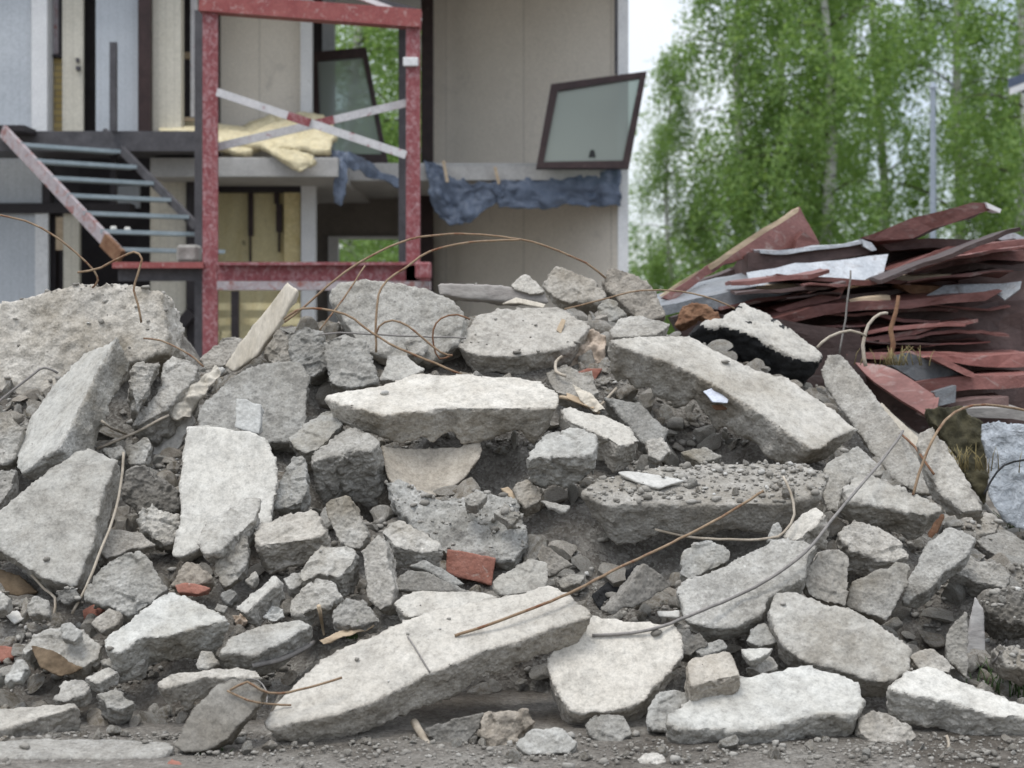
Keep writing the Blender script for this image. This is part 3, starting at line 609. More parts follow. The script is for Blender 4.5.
def birch(seed, H=17.0, Rc=3.0, leaves=26000, base=2.0, dens=1.0):
    r = np.random.default_rng(seed); m = MB(); tr = [Vector((0.25 * math.sin(z * .35 + seed) * min(z, 6) / 6, 0.2 * math.cos(z * .3 + seed * 2) * min(z, 6) / 6, z)) for z in np.linspace(0, H * .97, 16)]
    m.tube(tr, 0.20, 0.025, 8); nb = len(m.f); segs = []
    for q in range(46):
        h = base + (H - base) * (q + r.uniform(0, 1)) / 46; k = (h - base) / (H - base); L = Rc * (1.05 - k) ** 0.6 * r.uniform(.55, 1.1) * (0.75 + 0.25 * min(1, k * 4)); az = r.uniform(0, 6.283)
        p0 = tr[min(int(h / (H * .97) * 15), 15)].copy(); p0.z = h; up = r.uniform(.35, .9); pts = []
        for t in np.linspace(0, 1, 6): pts.append(p0 + Vector((math.cos(az) * L * t, math.sin(az) * L * t, L * (up * t - .55 * t * t))))
        m.tube(pts, 0.045 * (1.15 - k), 0.008, 4)
        for t in np.linspace(.25, 1, 10):
            i = min(int(t * 5), 4); b = pts[i].lerp(pts[i + 1], t * 5 - i)
            for _ in range(2 if t > .5 else 1):
                dl = r.uniform(.5, 2.3) * (0.6 + .5 * (1 - k)); sway = r.normal(0, .42, 2); o0 = b + Vector((r.normal(0, .25), r.normal(0, .25), r.normal(0, .15))); segs.append((o0, o0 + Vector((sway[0], sway[1], -dl)), dl))
    tot = sum(s[2] for s in segs); P_ = []
    for a, b, dl in segs:
        n = int(leaves * dl / tot * r.uniform(.4, 1.6)) + 1; t = r.uniform(0, 1, n) ** .8; q = np.outer(1 - t, a) + np.outer(t, b) + r.normal(0, .13, (n, 3)); P_.append(q)
    pts = np.concatenate(P_)
    tm = mesh('trunk', m.v, m.f, True); tm.materials.append(M['birch_bark']); tm.materials.append(M['limb_bark']); tm.polygons.foreach_set('material_index', [0] * nb + [1] * (len(m.f) - nb)); lm = quads_mesh('crown', pts, 0.075, seed); lm.materials.append(M['birch_leaf']); return tm, lm
kinds = [birch(3, 17, 3.2, 36000, 1.2), birch(8, 16, 2.8, 28000, 1.0), birch(15, 18.5, 3.5, 42000, 1.5)]
def tree(px, Y, k, rot, sc_, label):
    t = empty('birch_tree', (P(px, 0, Y).x, Y, 0), label, 'birch tree', 'birches beyond the heap')
    t.rotation_euler.z = rot; t.scale = (sc_,) * 3
    link('trunk', kinds[k][0], None, t); link('crown', kinds[k][1], None, t)
for px, Y, k, rot, s, lab in (
    (748, 43, 1, 0.3, 1.0, 'birch with drooping branches next to the house wall, leftmost of the birches'),
    (776, 46, 0, 1.9, 1.0, 'full pale green birch second from the house wall'),
    (821, 42, 2, 3.1, 1.0, 'tall birch with a clearly visible white trunk above the red metal sheets'),
    (880, 50, 0, 4.0, 1.05, 'slimmer birch between the white trunked one and the grey lamp pole'),
    (958, 47, 2, 5.0, 1.0, 'dense dark green birch just right of the grey lamp pole'),
    (1018, 41, 0, 2.2, 1.0, 'birch with pale trunk at the right edge beside the blue eave'),
    (1075, 48, 2, 0.9, 1.0, 'birch standing behind the neighbouring house at the far right'),
    (355, 40, 0, 0.7, .95, 'birch seen through the open upper room of the house'),
    (420, 46, 2, 2.7, 1.0, 'birch behind the house, hidden mostly by the long partition wall'),
    (672, 44, 1, 1.1, .58, 'short young birch low behind the corner of the house')):
    tree(px, Y, k, rot, s, lab)
def wood():
    r = np.random.default_rng(77); pts = []
    for i in range(150):
        x = r.uniform(-26, 34); y = r.uniform(54, 70); h = r.uniform(2.6, 6.0); n = 900
        u = r.normal(size=(n, 3)); u /= np.linalg.norm(u, axis=1)[:, None]; rad = r.uniform(.55, 1.05, n)[:, None]
        q = u * rad * np.array([2.1, 1.9, h / 2]); q += 0.5 * np.stack([fbm(q * 1.4 + i * 5, 5, 2)] * 3, 1); pts.append(q + np.array([x, y, h / 2]))
    me = quads_mesh('woodland', np.concatenate(pts), 0.13, 5, 0.2); o = link('woodland', me, 'wood_leaf'); tag(o, 'dark green mass of undergrowth and woodland far behind the birches', 'woodland', None, 'stuff')
wood()
L_ = T('lamp_post', P(933, 0, 31) * Vector((1, 1, 0)) if False else Vector((P(933, 0, 31).x, 31, 0)), 'slim grey lamp post rising in front of the birches', 'lamp post')
m = MB(); x = L_.location.x; m.tube([(x, 31, 0), (x, 31, 3.5), (x, 31, P(0, 88, 31).z)], .075, .055, 10); m.build('pole', 'pole_grey', L_)
zt = P(0, 88, 31).z; m = MB(); m.tube([(x, 31, zt), (x, 31, zt + .12)], .09, .03, 10); m.build('cap', 'pole_grey', L_)
Hh = T('house', (P(1100, 0, 30).x, 30, 0), 'neighbouring house with blue roof and white fascia cut by the right edge', 'house')
m = MB(); a = P(1062, 440, 30.6); b = P(1260, 70, 30.6); sh = Vector((4.5, 6, 0)); q4 = [Vector((a.x, 30.6, a.z)), Vector((b.x, 30.6, a.z)), Vector((b.x, 30.6, a.z)) + sh, Vector((a.x, 30.6, a.z)) + sh]; m.hexa(q4 + [Vector((q.x, q.y, b.z - .9 if i in (0, 3) else b.z + .6)) for i, q in enumerate(q4)]); m.build('wall', 'house_wall', Hh)
m = MB(); a = P(1008, 88, 30); b = P(1220, 8, 30); m.hexa([a, b, b + Vector((5.2, 7, 0)), a + Vector((5.2, 7, 0))] + [q + Vector((0, 0, .17)) for q in (a, b, b + Vector((5.2, 7, 0)), a + Vector((5.2, 7, 0)))]); m.build('roof', 'roof_blue', Hh)
m = MB(); a = P(1010, 95, 29.95); b = P(1221, 15, 29.95); m.hexa([a, b, b + Vector((0, .06, 0)), a + Vector((0, .06, 0))] + [q + Vector((0, 0, .13)) for q in (a, b, b + Vector((0, .06, 0)), a + Vector((0, .06, 0)))]); m.build('fascia', 'white_wood', Hh)

# ------------------------------------------------------------------ pile of torn roof sheets
def sheet(label, poly, Y, mat, back=0.0, th=0.015, e=None, a=0, rise=0.0, name='metal_sheet', cat='metal sheet', tint=1.0, curve=0.0, tiltY=0.0, seed=0):
    """poly: outline of the visible side. back > 0: a strip whose edge faces us, running back by that depth; else a plate in the plane (e, a)"""
    if e is None:
        top = [P(p[0], p[1], Y + tiltY * (p[0] - poly[0][0]) / 100) for p in poly]; ex = Vector((rise * .3, back, rise))
    else:
        top, n = face_on_plane(poly, Y, nrm(e, a), e, a, 1.4); ex = -n * th
    ar = sum(poly[i][0] * poly[(i + 1) % len(poly)][1] - poly[(i + 1) % len(poly)][0] * poly[i][1] for i in range(len(poly)))
    if ar > 0: top = top[::-1]
    c = sum(top, Vector()) / len(top); bm = bmesh.new(); tv = [bm.verts.new(p - c) for p in top]; bv = [bm.verts.new(p - c + ex) for p in top]; k = len(tv)
    f1 = bm.faces.new(tv); f2 = bm.faces.new(bv[::-1])
    for i in range(k): bm.faces.new((tv[(i + 1) % k], tv[i], bv[i], bv[(i + 1) % k]))
    bmesh.ops.triangulate(bm, faces=[f1, f2]); 
    for _ in range(3):
        lng = [q for q in bm.edges if q.calc_length() > .16]
        if not lng: break
        bmesh.ops.subdivide_edges(bm, edges=lng, cuts=1); bmesh.ops.triangulate(bm, faces=[f for f in bm.faces if len(f.verts) > 4])
    bmesh.ops.recalc_face_normals(bm, faces=bm.faces[:])
    co = np.array([v.co[:] for v in bm.verts]); d = 0.022 * fbm(co * 2.6 + seed * 7 + c.x, 61, 3) ; d2 = 0.012 * fbm(co * 6 + seed * 3, 63, 2)
    for v, q, q2 in zip(bm.verts, d, d2): v.co.z += q * .7 + q2; v.co.y += q * 1.5
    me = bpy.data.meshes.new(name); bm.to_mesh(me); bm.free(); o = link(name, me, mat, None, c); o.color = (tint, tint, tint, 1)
    return tag(o, label, cat)
r_, d_, g_ = 'sheet_red', 'sheet_dark', 'sheet_zinc'
sheet('large reddish brown roof sheet slanting up to a point on the scrap pile', [(662, 298), (732, 250), (794, 210), (800, 208), (820, 244), (787, 249), (757, 253), (724, 266), (705, 278), (672, 301)], 12.2, r_, th=.02, e=15, a=35, tint=1.15)
sheet('thin tan edge trim running up the slanting sheet', [(660, 297), (732, 248), (794, 209), (799, 207), (798, 211), (734, 253), (664, 301)], 11.95, 'tan_wood', back=.05, name='edge_trim', cat='trim')
sheet('small triangular red sheet with pale edge behind the slanting one', [(804, 232), (820, 243), (795, 249), (797, 240)], 12.4, r_, back=.5)
sheet('dark brown curved sheet under a pale upper edge', [(748, 253), (759, 252), (787, 252), (816, 247), (849, 243), (861, 242), (876, 248), (866, 254), (824, 259), (787, 267), (748, 274)], 12.0, d_, back=.9, rise=-.1)
sheet('pale folded lip along the top of the dark curved sheet', [(759, 250), (787, 251), (816, 246), (849, 242), (862, 240), (862, 243), (849, 245), (816, 249), (787, 255), (760, 253)], 11.95, g_, back=.3, name='sheet_lip', tint=.95)
sheet('crumpled bright end of the folded lip', [(862, 240), (872, 243), (877, 249), (872, 251), (864, 247)], 11.9, g_, back=.1, tint=1.0)
sheet('wide bare galvanised sheet lying face up in the middle of the scrap pile', [(750, 285), (746, 272), (775, 268), (795, 265), (824, 262), (849, 258), (888, 254), (883, 274), (869, 281), (824, 281), (790, 285)], 11.7, g_, th=.012, e=48, a=5, tint=.95)
sheet('thin tan timber edge below the galvanised sheet', [(757, 286), (826, 280), (829, 284), (757, 290)], 11.3, 'tan_wood', back=.5, name='timber_strip', cat='timber')
sheet('long blue grey sheet edge on the left of the pile', [(660, 308), (697, 299), (728, 292), (757, 287), (808, 287), (787, 294), (744, 302), (718, 309), (700, 308), (664, 316)], 11.35, g_, back=.9, rise=.12, tint=.62)
sheet('narrow purple brown strip pointing down to the left', [(775, 309), (820, 294), (847, 284), (839, 296), (812, 304), (782, 312)], 11.1, r_, back=.5, tint=1.5)
sheet('long thin brown sheet bowed across the middle of the pile', [(770, 318), (824, 306), (902, 300), (976, 292), (1003, 291), (985, 300), (910, 307), (824, 316), (780, 325)], 10.9, r_, back=1.0, rise=.1, tint=.85)
sheet('big brown folded plank cantilevered against the trees', [(861, 238), (914, 220), (972, 202), (988, 202), (996, 207), (972, 214), (933, 230), (914, 238), (877, 241)], 12.0, r_, back=.5, rise=-.04, tint=.8)
sheet('white torn tip at the end of the cantilevered plank', [(986, 202), (1001, 208), (1000, 212), (988, 208)], 11.95, 'white_wood', back=.2, name='sheet_tip')
sheet('flat dark brown sheet just below the cantilevered plank', [(878, 243), (945, 239), (1034, 238), (1034, 247), (950, 249), (890, 252)], 12.2, d_, back=1.0, tint=1.2)
sheet('curved pale gutter end at the right top of the pile', [(996, 239), (1004, 232), (1016, 233), (1034, 240), (1034, 243), (1014, 238), (1002, 240)], 11.9, g_, back=.3, name='gutter', cat='gutter')
sheet('upper long red sheet rising to the right edge', [(898, 267), (949, 249), (992, 242), (1034, 237), (1034, 247), (994, 250), (959, 255), (922, 266)], 11.6, r_, back=1.0, tint=1.25)
sheet('second red sheet just under the upper long one', [(884, 276), (918, 266), (965, 255), (992, 251), (1034, 248), (1034, 262), (990, 257), (941, 271), (908, 276)], 11.45, r_, back=1.0, tint=.8)
sheet('pale grey tan board edge below the red sheets', [(845, 286), (880, 279), (918, 275), (951, 273), (949, 278), (883, 284), (849, 290)], 11.2, 'tan_wood', back=.8, name='timber_strip', cat='timber')
sheet('dark crumpled sheet at the right edge under the red ones', [(957, 276), (1000, 268), (1034, 270), (1034, 290), (1000, 284), (960, 286)], 11.5, d_, back=.8, tint=1.1)
sheet('blue grey tray shaped sheet tilted up on the right', [(922, 299), (945, 288), (1021, 280), (1019, 287), (1004, 298), (996, 292), (961, 296), (930, 301)], 11.0, g_, th=.012, e=40, a=-8, tint=.6)
sheet('rust stained splinter bundle wedged over the bowed brown sheet', [(896, 286), (941, 285), (932, 296), (910, 294)], 11.15, 'rust', back=.3, name='rusty_scrap', cat='scrap')
sheet('short tan timber end wedged over the bowed brown sheet', [(849, 301), (890, 294), (891, 299), (852, 305)], 10.95, 'tan_wood', back=.4, name='timber_strip', cat='timber')
sheet('broad dark brown sheet standing on edge across the right of the pile', [(800, 330), (860, 316), (940, 308), (1034, 299), (1034, 352), (940, 356), (860, 358), (815, 350)], 11.4, d_, back=.2, rise=.2, tint=1.15)
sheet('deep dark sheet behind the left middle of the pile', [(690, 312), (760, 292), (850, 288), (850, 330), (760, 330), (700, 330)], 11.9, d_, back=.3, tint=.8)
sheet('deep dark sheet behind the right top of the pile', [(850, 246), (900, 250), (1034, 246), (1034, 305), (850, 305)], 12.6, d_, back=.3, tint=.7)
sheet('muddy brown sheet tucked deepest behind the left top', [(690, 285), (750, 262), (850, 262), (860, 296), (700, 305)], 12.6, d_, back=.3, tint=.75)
sheet('long pinkish red plank on the lower level of the pile', [(838, 353), (863, 353), (992, 354), (1034, 351), (1034, 365), (996, 367), (941, 361), (863, 360)], 10.7, r_, back=.8, tint=1.7)
sheet('pinkish red plank end sloping down in front of the lower plank', [(929, 359), (940, 358), (974, 372), (975, 378), (966, 376)], 10.4, r_, back=.3, tint=1.9)
sheet('grey crescent shaped sheet curling under the lower plank', [(895, 358), (910, 355), (941, 363), (968, 377), (945, 379), (916, 381), (892, 368)], 10.55, g_, back=.4, tint=.3)
sheet('broad flat red sheet slumping to the lower left of the pile', [(855, 362), (883, 366), (912, 380), (939, 396), (936, 412), (927, 415), (902, 401), (875, 384)], 10.3, r_, th=.02, e=42, a=-12, tint=1.35)
sheet('red board across the lower right of the pile', [(910, 384), (957, 378), (1034, 372), (1034, 384), (972, 390), (939, 396), (925, 392)], 10.45, r_, back=.6, tint=1.35)
sheet('small blue grey offcut beneath the lower red board', [(935, 394), (957, 387), (956, 402), (939, 407)], 10.2, g_, back=.1, tint=.45)
sheet('dark brown bent bar below the red board', [(927, 416), (949, 404), (1008, 395), (1008, 411), (961, 407), (935, 420)], 10.3, d_, back=.3, tint=1.5)
sheet('grey board lying flat above the plastic film', [(950, 412), (1013, 408), (1034, 410), (1034, 420), (1013, 419), (961, 420)], 10.0, 'grey_wood', back=.6, name='wooden_board', cat='board')
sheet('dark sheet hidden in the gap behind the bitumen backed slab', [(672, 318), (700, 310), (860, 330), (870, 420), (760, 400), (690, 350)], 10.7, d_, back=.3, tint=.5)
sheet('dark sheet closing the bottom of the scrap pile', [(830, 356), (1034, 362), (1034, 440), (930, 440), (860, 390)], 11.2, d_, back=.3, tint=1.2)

rs = np.random.default_rng(5)
for i in range(24):
    x0 = rs.uniform(720, 960); y0 = np.interp(x0, [700, 800, 900, 1000], [300, 290, 282, 262]) + (rs.uniform(-18, 40) if i < 15 else rs.uniform(40, 85))
    x0 = x0 if i < 15 else rs.uniform(835, 930); L = rs.uniform(50, 140); sl = rs.normal(-.08, .12); t = rs.uniform(1.5, 5.5); n = 6; up = []; lo = []
    b0 = rs.normal(0, 1.5)
    for q in range(n):
        u = q / (n - 1); x = x0 + L * u; y = y0 + sl * L * u + b0 * math.sin(u * 3.1) + rs.normal(0, .8); up.append((x, y)); lo.append((x, y + t * (1 - .5 * abs(u - .5))))
    mt = ['sheet_red', 'sheet_red', 'sheet_dark', 'sheet_red', 'sheet_red', 'sheet_zinc'][int(rs.integers(6))]
    o = sheet('thin bent strip squeezed in between the larger roof sheets', up + lo[::-1], rs.uniform(10.75, 11.35), mt, back=rs.uniform(.25, .6), tint=rs.uniform(.8, 1.6) if mt == 'sheet_red' else rs.uniform(.5, .95), seed=i); o['group'] = 'thin strips among the roof sheets'
# ------------------------------------------------------------------ the concrete heap: every block by itself
def Q(label, s, e=40, a=0, t=0.15, tint=1.0, cast=0.0, name='concrete_chunk', cat='concrete chunk', **k):
    return piece(name, label, [tuple(float(v) for v in q.split(',')) for q in s.split()], e, a, t, tint, cast, cat=cat, **k)
def S(label, s, *a_, **k): k.setdefault('name', 'concrete_slab'); k.setdefault('cat', 'concrete slab'); k.setdefault('jagged', .02); return Q(label, s, *a_, **k)
# left
Q('huge rough mortar covered block at the top left with bent wires on it', '-30,308 30,297 60,289 95,285 130,283 163,290 168,335 166,352 130,362 60,440 -30,450', 14, -6, .5, 1.3, .3, off=.40, rough=1.4)
S('thick pale slab leaning steeply against the huge block at the left', '118,336 84,352 58,379 33,413 13,449 20,474 35,462 58,448 75,418 92,382', 38, -42, .21, 1.12, 1.0, off=.42)
S('broad flat grey slab at the left edge below the leaning one', '-25,525 0,507 31,484 76,450 88,447 119,458 106,488 98,515 94,540 86,565 74,588 39,577 20,565 0,551 -25,545', 36, -6, .17, .98, .55)
Q('narrow upright stone right of the leaning slab', '133,369 137,363 160,361 152,381 143,400 135,410 132,390', 30, 20, .14, 1.05, off=.5)
Q('rounded pale boulder below the wire at the upper left', '163,363 177,353 200,359 195,379 177,396 167,409 143,423 128,428 133,413 157,396', 42, -10, .18, 1.08, off=.5)
S('rough grey slab propped behind the large pale slab', '197,410 233,376 260,363 300,362 310,376 307,416 303,440 262,445 230,450 198,432', 34, 4, .17, .92, .3, off=.22)
S('large pale smooth slab standing in the left middle of the heap', '187,424 207,423 253,431 267,437 276,455 279,475 275,500 272,524 240,540 205,547 178,558 171,553 178,520 179,480 183,450', 34, 0, .13, 1.22, 1.0, off=.3)
Q('small white plaster block standing on top of the large pale slab', '236,398 246,399 261,405 259,434 234,427', 28, -8, .07, .72, .0, mat='plaster', off=.42, name='plaster_block', cat='plaster block')
Q('angular chunk leaning on the lower end of the large pale slab', '199,531 209,517 234,507 244,500 259,501 258,517 244,531 234,535 219,551 205,553 198,543', 46, -6, .12, 1.12, .5, off=.36)
Q('coarse grey wedge to the right of the large pale slab', '305,454 306,472 307,488 303,503 285,508 275,507 275,491 285,472 293,458', 36, -4, .13, .92)
Q('light chunk with a flat top left of the dark boulder', '328,410 345,421 334,433 316,450 305,453 295,447 287,437 301,429', 50, -8, .13, 1.1, .3)
Q('big boulder with a deeply shaded face under the white slab', '347,427 362,431 384,437 372,450 347,452 326,458 310,464 314,454 332,439', 58, -16, .27, .95, .2, off=.3)
Q('upright pale stone standing alone beside the dark hollow', '325,503 338,494 347,495 357,511 368,535 359,549 340,543 332,527', 26, -14, .11, 1.1, .3)
Q('squat flat topped block in the middle of the left half', '250,533 264,522 290,514 300,511 316,512 324,524 328,533 308,539 285,543 262,546', 56, -4, .15, 1.1, .5, off=.3)
Q('upright grey stone between the squat block and the leaning chunk', '234,537 244,531 248,549 248,567 238,580 224,588 212,571 220,555', 26, 0, .11, .98)
Q('wide flat topped chunk just below the upright pale stone', '295,574 310,558 322,545 347,545 358,552 352,565 338,577 318,573 303,582', 50, -4, .15, 1.05, .4)
Q('rounded chunk below the wide flat topped one', '287,606 300,592 316,576 328,580 344,596 326,606 300,617 289,615', 45, -8, .13, 1.0)
Q('tall four sided stone right of the wide flat topped chunk', '360,551 379,533 386,545 388,564 394,590 390,605 379,611 369,600 365,578', 24, -18, .12, 1.03, .2)
Q('slanted block with a tan side lying above the red brick', '381,532 400,518 418,529 432,539 444,549 428,552 405,549 394,545', 56, 10, .12, 1.05, .3)
S('thin greenish grey shard under the red brick', '396,578 408,569 424,570 470,592 430,592 396,590', 28, 0, .05, .72, .0)
S('second thin shard wedged behind the red brick', '408,566 425,559 445,569 465,584 452,586 424,569', 34, 0, .05, .85)
Q('round dark stone beside the long slab end', '332,609 345,598 365,601 379,621 359,628 334,622', 40, 0, .12, .82)
Q('half buried chunk with a pale top above the round dark stone', '283,578 300,572 318,574 303,583 290,590', 50, 0, .08, 1.0)
# centre
S('brightest white slab lying flat across the middle of the heap', '323,396 345,390 386,383 414,373 457,374 519,377 541,380 560,393 558,407 500,409 453,408 421,411 382,415 359,408 335,402', 64, 0, .155, 1.32, 1.0, off=.5, rough=.9)
piece('concrete_shell', 'thin curved shell of pale concrete caught under the white slab', [(380, 440), (430, 436), (482, 440), (484, 447), (468, 464), (445, 478), (424, 488), (406, 486), (388, 468)], 52, 12, .045, 1.1, .6, off=.14, warm=.03, cat='concrete shell', bowl=.12)
Q('large dusty mass of broken concrete sloping below the curved shell', '385,482 400,478 440,500 480,488 522,500 530,540 515,562 450,556 430,546 408,520 390,497', 42, 0, .2, .95, 0, off=.06, rough=1.6)
Q('cube like block with a dark tan front right under the white slab end', '525,462 535,441 545,432 582,427 594,437 595,452 584,455 559,457 539,457', 54, -4, .19, 1.02, .5, off=.5)
Q('pale oblong block tucked behind the cube like one', '560,410 570,406 602,415 629,427 643,441 621,447 596,434 566,421', 55, 14, .15, 1.18, .8, off=.3)
S('wide slab covered in loose crumbs below the hollow at the right', '580,492 600,478 650,468 720,462 800,462 830,475 820,495 780,505 724,505 690,506 650,503 610,506', 64, 0, .17, .98, .2, off=.34)
S('largest slab sloping down to the right across the upper middle', '607,338 650,335 688,335 720,352 758,370 787,376 820,399 860,430 842,435 822,447 812,449 760,413 720,389 680,367 640,353 614,345', 50, 22, .21, 1.1, .85, off=.55)
S('slab with a black bitumen underside behind the largest one', '692,325 710,318 724,315 742,301 758,309 777,317 797,331 824,352 816,362 797,358 765,342 748,333 728,327', 50, 22, .30, 1.12, .6, side='bitumen', off=.42)
S('long narrow slab standing diagonally right of the largest one', '820,370 826,354 840,353 873,392 902,431 922,465 941,495 918,495 890,478 861,436 838,404 824,384', 38, -28, .10, .96, .3, off=.4)
S('triangular slab at the right end with a shaded lower corner', '916,440 918,431 933,426 945,443 961,468 972,490 986,512 961,512 941,493 926,469', 36, -14, .14, 1.08, .4, Y=8.05)
S('long squared block with orange stains on its right end', '840,493 853,477 871,475 906,490 943,509 925,516 885,507 845,499', 46, 14, .20, 1.1, .5, off=.50, name='concrete_block', cat='concrete block')
Q('wedge of concrete left of the long squared block', '826,463 858,445 884,474 852,478 840,494 838,512 826,508', 44, 6, .13, 1.0, .2)
Q('chunk with a hollow underside below the long squared block', '838,534 853,518 877,528 902,543 912,556 883,561 851,552', 46, 8, .14, 1.0)
Q('elongated slab end pointing up to the right above the dark hollow', '949,526 976,538 966,557 941,575 928,590 903,604 910,575 925,547', 36, -18, .11, .95, .1, off=.3)
Q('dark grey block right of the elongated slab end', '951,573 972,555 1000,561 1010,574 1006,589 980,583', 45, 8, .13, .85)
Q('flat standing stone with a notched top left of the dark hollow', '845,606 853,581 875,570 888,569 896,561 909,564 908,583 896,607 886,621 869,613', 28, 0, .10, 1.0, .3)
S('large coarse slab leaning forward in the lower right', '767,608 777,592 797,592 826,604 847,608 873,619 902,638 912,652 908,668 895,683 870,680 835,668 800,660 778,640', 42, -4, .17, 1.05, .5, off=.3)
S('long mottled block rising to the right under the thick wire', '676,592 680,582 709,571 738,555 762,543 785,536 805,540 822,543 808,563 805,577 769,598 765,614 738,627 711,629 685,622', 44, -8, .15, 1.02, .3, off=.34, name='concrete_block', cat='concrete block')
Q('blue grey block behind the large coarse slab', '806,570 818,553 830,547 842,550 850,559 847,608 826,603 806,594', 16, 6, .12, 1.0, .5, off=.3)
Q('sharp white edged block standing above the long mottled one', '783,537 801,513 816,506 826,512 808,532 797,541', 42, -36, .13, 1.25, 1.0, off=.4)
Q('pale bluish stone left of the long mottled block', '683,549 707,541 734,555 719,567 689,580 679,577', 34, -4, .12, 1.08, .4)
Q('small pointed fragment in front of the white edged block', '767,541 773,524 779,522 781,536 776,543', 24, 0, .05, 1.0, off=.35)
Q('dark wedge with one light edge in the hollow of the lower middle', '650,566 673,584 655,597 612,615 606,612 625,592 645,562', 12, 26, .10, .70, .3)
S('pale warm slab wedged beneath the long slab in the lower middle', '575,610 617,618 672,624 682,634 684,655 670,672 645,698 630,706 600,712 569,712 558,696 550,677 545,660 560,630', 44, 0, .16, 1.22, .9, warm=.025, off=.2)
S('longest slab reaching from the lower left corner up to the middle', '262,722 275,700 312,668 345,645 402,621 440,608 500,596 550,582 572,594 594,616 545,630 500,645 465,659 418,679 379,698 340,714 293,721 267,729', 58, -6, .155, 1.08, .9, off=.38, warm=.02)
S('smooth pale slab peeping out behind the longest slab', '392,603 404,594 418,590 486,592 500,597 452,612 408,618', 50, 0, .1, 1.15, 1.0, off=.22)
Q('three cornered pale stone on the upper end of the longest slab', '492,586 500,576 531,559 548,561 546,588 520,593 500,594', 28, 0, .09, 1.12, .6, off=.28)
Q('small dark shard behind the three cornered pale stone', '537,556 543,544 557,553 574,565 549,577', 26, 6, .05, .78)
Q('small oval stone below the long wire in the middle', '555,580 570,571 586,574 582,583 561,589', 44, 0, .07, .98)
Q('block shaped paving stone sitting on the white boulder', '686,663 692,657 729,650 741,675 719,679 690,687', 58, -5, .17, 1.05, .6, name='paving_stone', cat='paving stone', off=.42, rough=.5, warm=.03, jagged=.015, taper=.97)
S('white wide boulder at the bottom right of the middle', '664,722 672,710 690,698 745,676 778,668 807,664 836,671 860,683 866,700 855,714 836,712 809,715 785,723 739,729 690,728', 60, 0, .25, 1.22, .95, off=.30, rough=1.25)
S('white pointed slab at the bottom right corner', '886,688 908,671 928,664 941,669 970,684 1000,696 1036,708 1036,720 990,714 951,702 918,696 892,690', 62, 8, .16, 1.3, 1.0, off=.3)
Q('low grey stone between the two white pieces at the bottom right', '857,718 879,712 910,725 918,737 910,744 873,744 859,732', 46, 0, .1, 1.02)
Q('pointed shard behind the wooden stake', '946,634 966,612 968,650 967,679 947,660', 20, -12, .08, .95)
Q('flat warm grey stone above the white pointed slab', '910,656 922,648 933,649 953,664 953,674 920,670', 50, 0, .07, .98, .3, warm=.03)
Q('dark earthy lump at the right edge', '986,604 1000,591 1034,594 1034,626 1008,623 990,612', 34, 0, .16, .48, rough=1.6)
Q('crumbly grey stone at the right edge below the earthy lump', '992,649 1012,645 1034,654 1034,674 1008,666', 44, 0, .1, .95)
Q('dusty shelf of rubble at the right under the triangular slab', '940,512 985,512 1000,522 996,532 975,536 950,524', 55, 10, .12, 1.0, off=.12)
Q('brownish stone at the far right below the plastic film', '975,540 1000,532 1034,545 1034,560 1000,558', 55, 10, .1, .8)
Q('flat grey stone at the right edge behind the earthy lump', '1004,566 1034,560 1034,588 1010,586', 44, 0, .1, .85)
# top
Q('stub of an old round pillar left of the mossy block', '264,354 277,329 288,338 293,362 276,368', 20, 0, .14, 1.0)
Q('grey block with rounded top between the pillar stub and the next one', '287,330 305,326 322,332 326,369 310,379 294,364', 18, 0, .2, .88)
Q('barrel shaped block right under the straight wire', '322,338 343,332 367,344 378,382 349,388 328,382', 24, 0, .2, .96, .3)
S('big weathered block with mossy face at the top of the heap', '340,281 386,279 408,285 437,293 457,305 466,319 465,338 433,360 404,360 384,360 343,338 328,299', 24, -6, .4, 1.15, .35, off=.30, name='concrete_block', cat='concrete block')
Q('small pale triangle of concrete behind the white slab', '388,356 404,355 425,369 400,381 379,380', 40, 0, .08, 1.15, .5)
Q('tiny round stone beside the bent wire loops', '404,342 418,336 428,344 424,356 408,355', 36, 0, .07, 1.0)
S('dust covered flat slab along the crest of the heap', '455,345 475,314 500,309 547,305 566,309 592,325 576,346 540,352 505,356 470,353', 55, 0, .14, 1.05, .5, off=.14, rough=1.3)
Q('white crumb of rock resting on the grey plank', '508,286 525,274 535,279 546,291 530,294', 30, 0, .08, 1.2, .5, Y=9.75)
Q('thick block tilted at the crest right of the grey plank', '542,285 557,266 570,271 600,287 605,295 598,302 570,303 551,295', 32, -8, .18, 1.02, .3, off=-.1)
Q('small block right below the tilted crest block', '598,307 605,298 617,301 627,314 609,322 600,318', 40, 0, .1, 1.0)
Q('brownish wedge at the crest in front of the white house corner', '604,275 609,266 627,270 650,285 667,319 640,322 620,300 608,291', 30, 6, .2, .82, .1, warm=.05, off=-.05)
S('flat piece resting above the upper left end of the largest slab', '609,330 621,318 641,315 670,324 656,335 613,337', 58, 0, .09, 1.0, .2)
Q('rough stone left of the pale plank', '201,359 224,337 244,336 238,349 226,365 206,370', 38, 0, .14, .98)
Q('flat layered stone under the paper at the crest', '545,372 570,366 590,378 600,392 580,400 556,392', 50, 0, .08, .98, off=.2)
Q('rubble block in the shade below the largest slab', '604,398 640,402 668,430 660,455 640,440', 40, 0, .12, .8, off=.0)
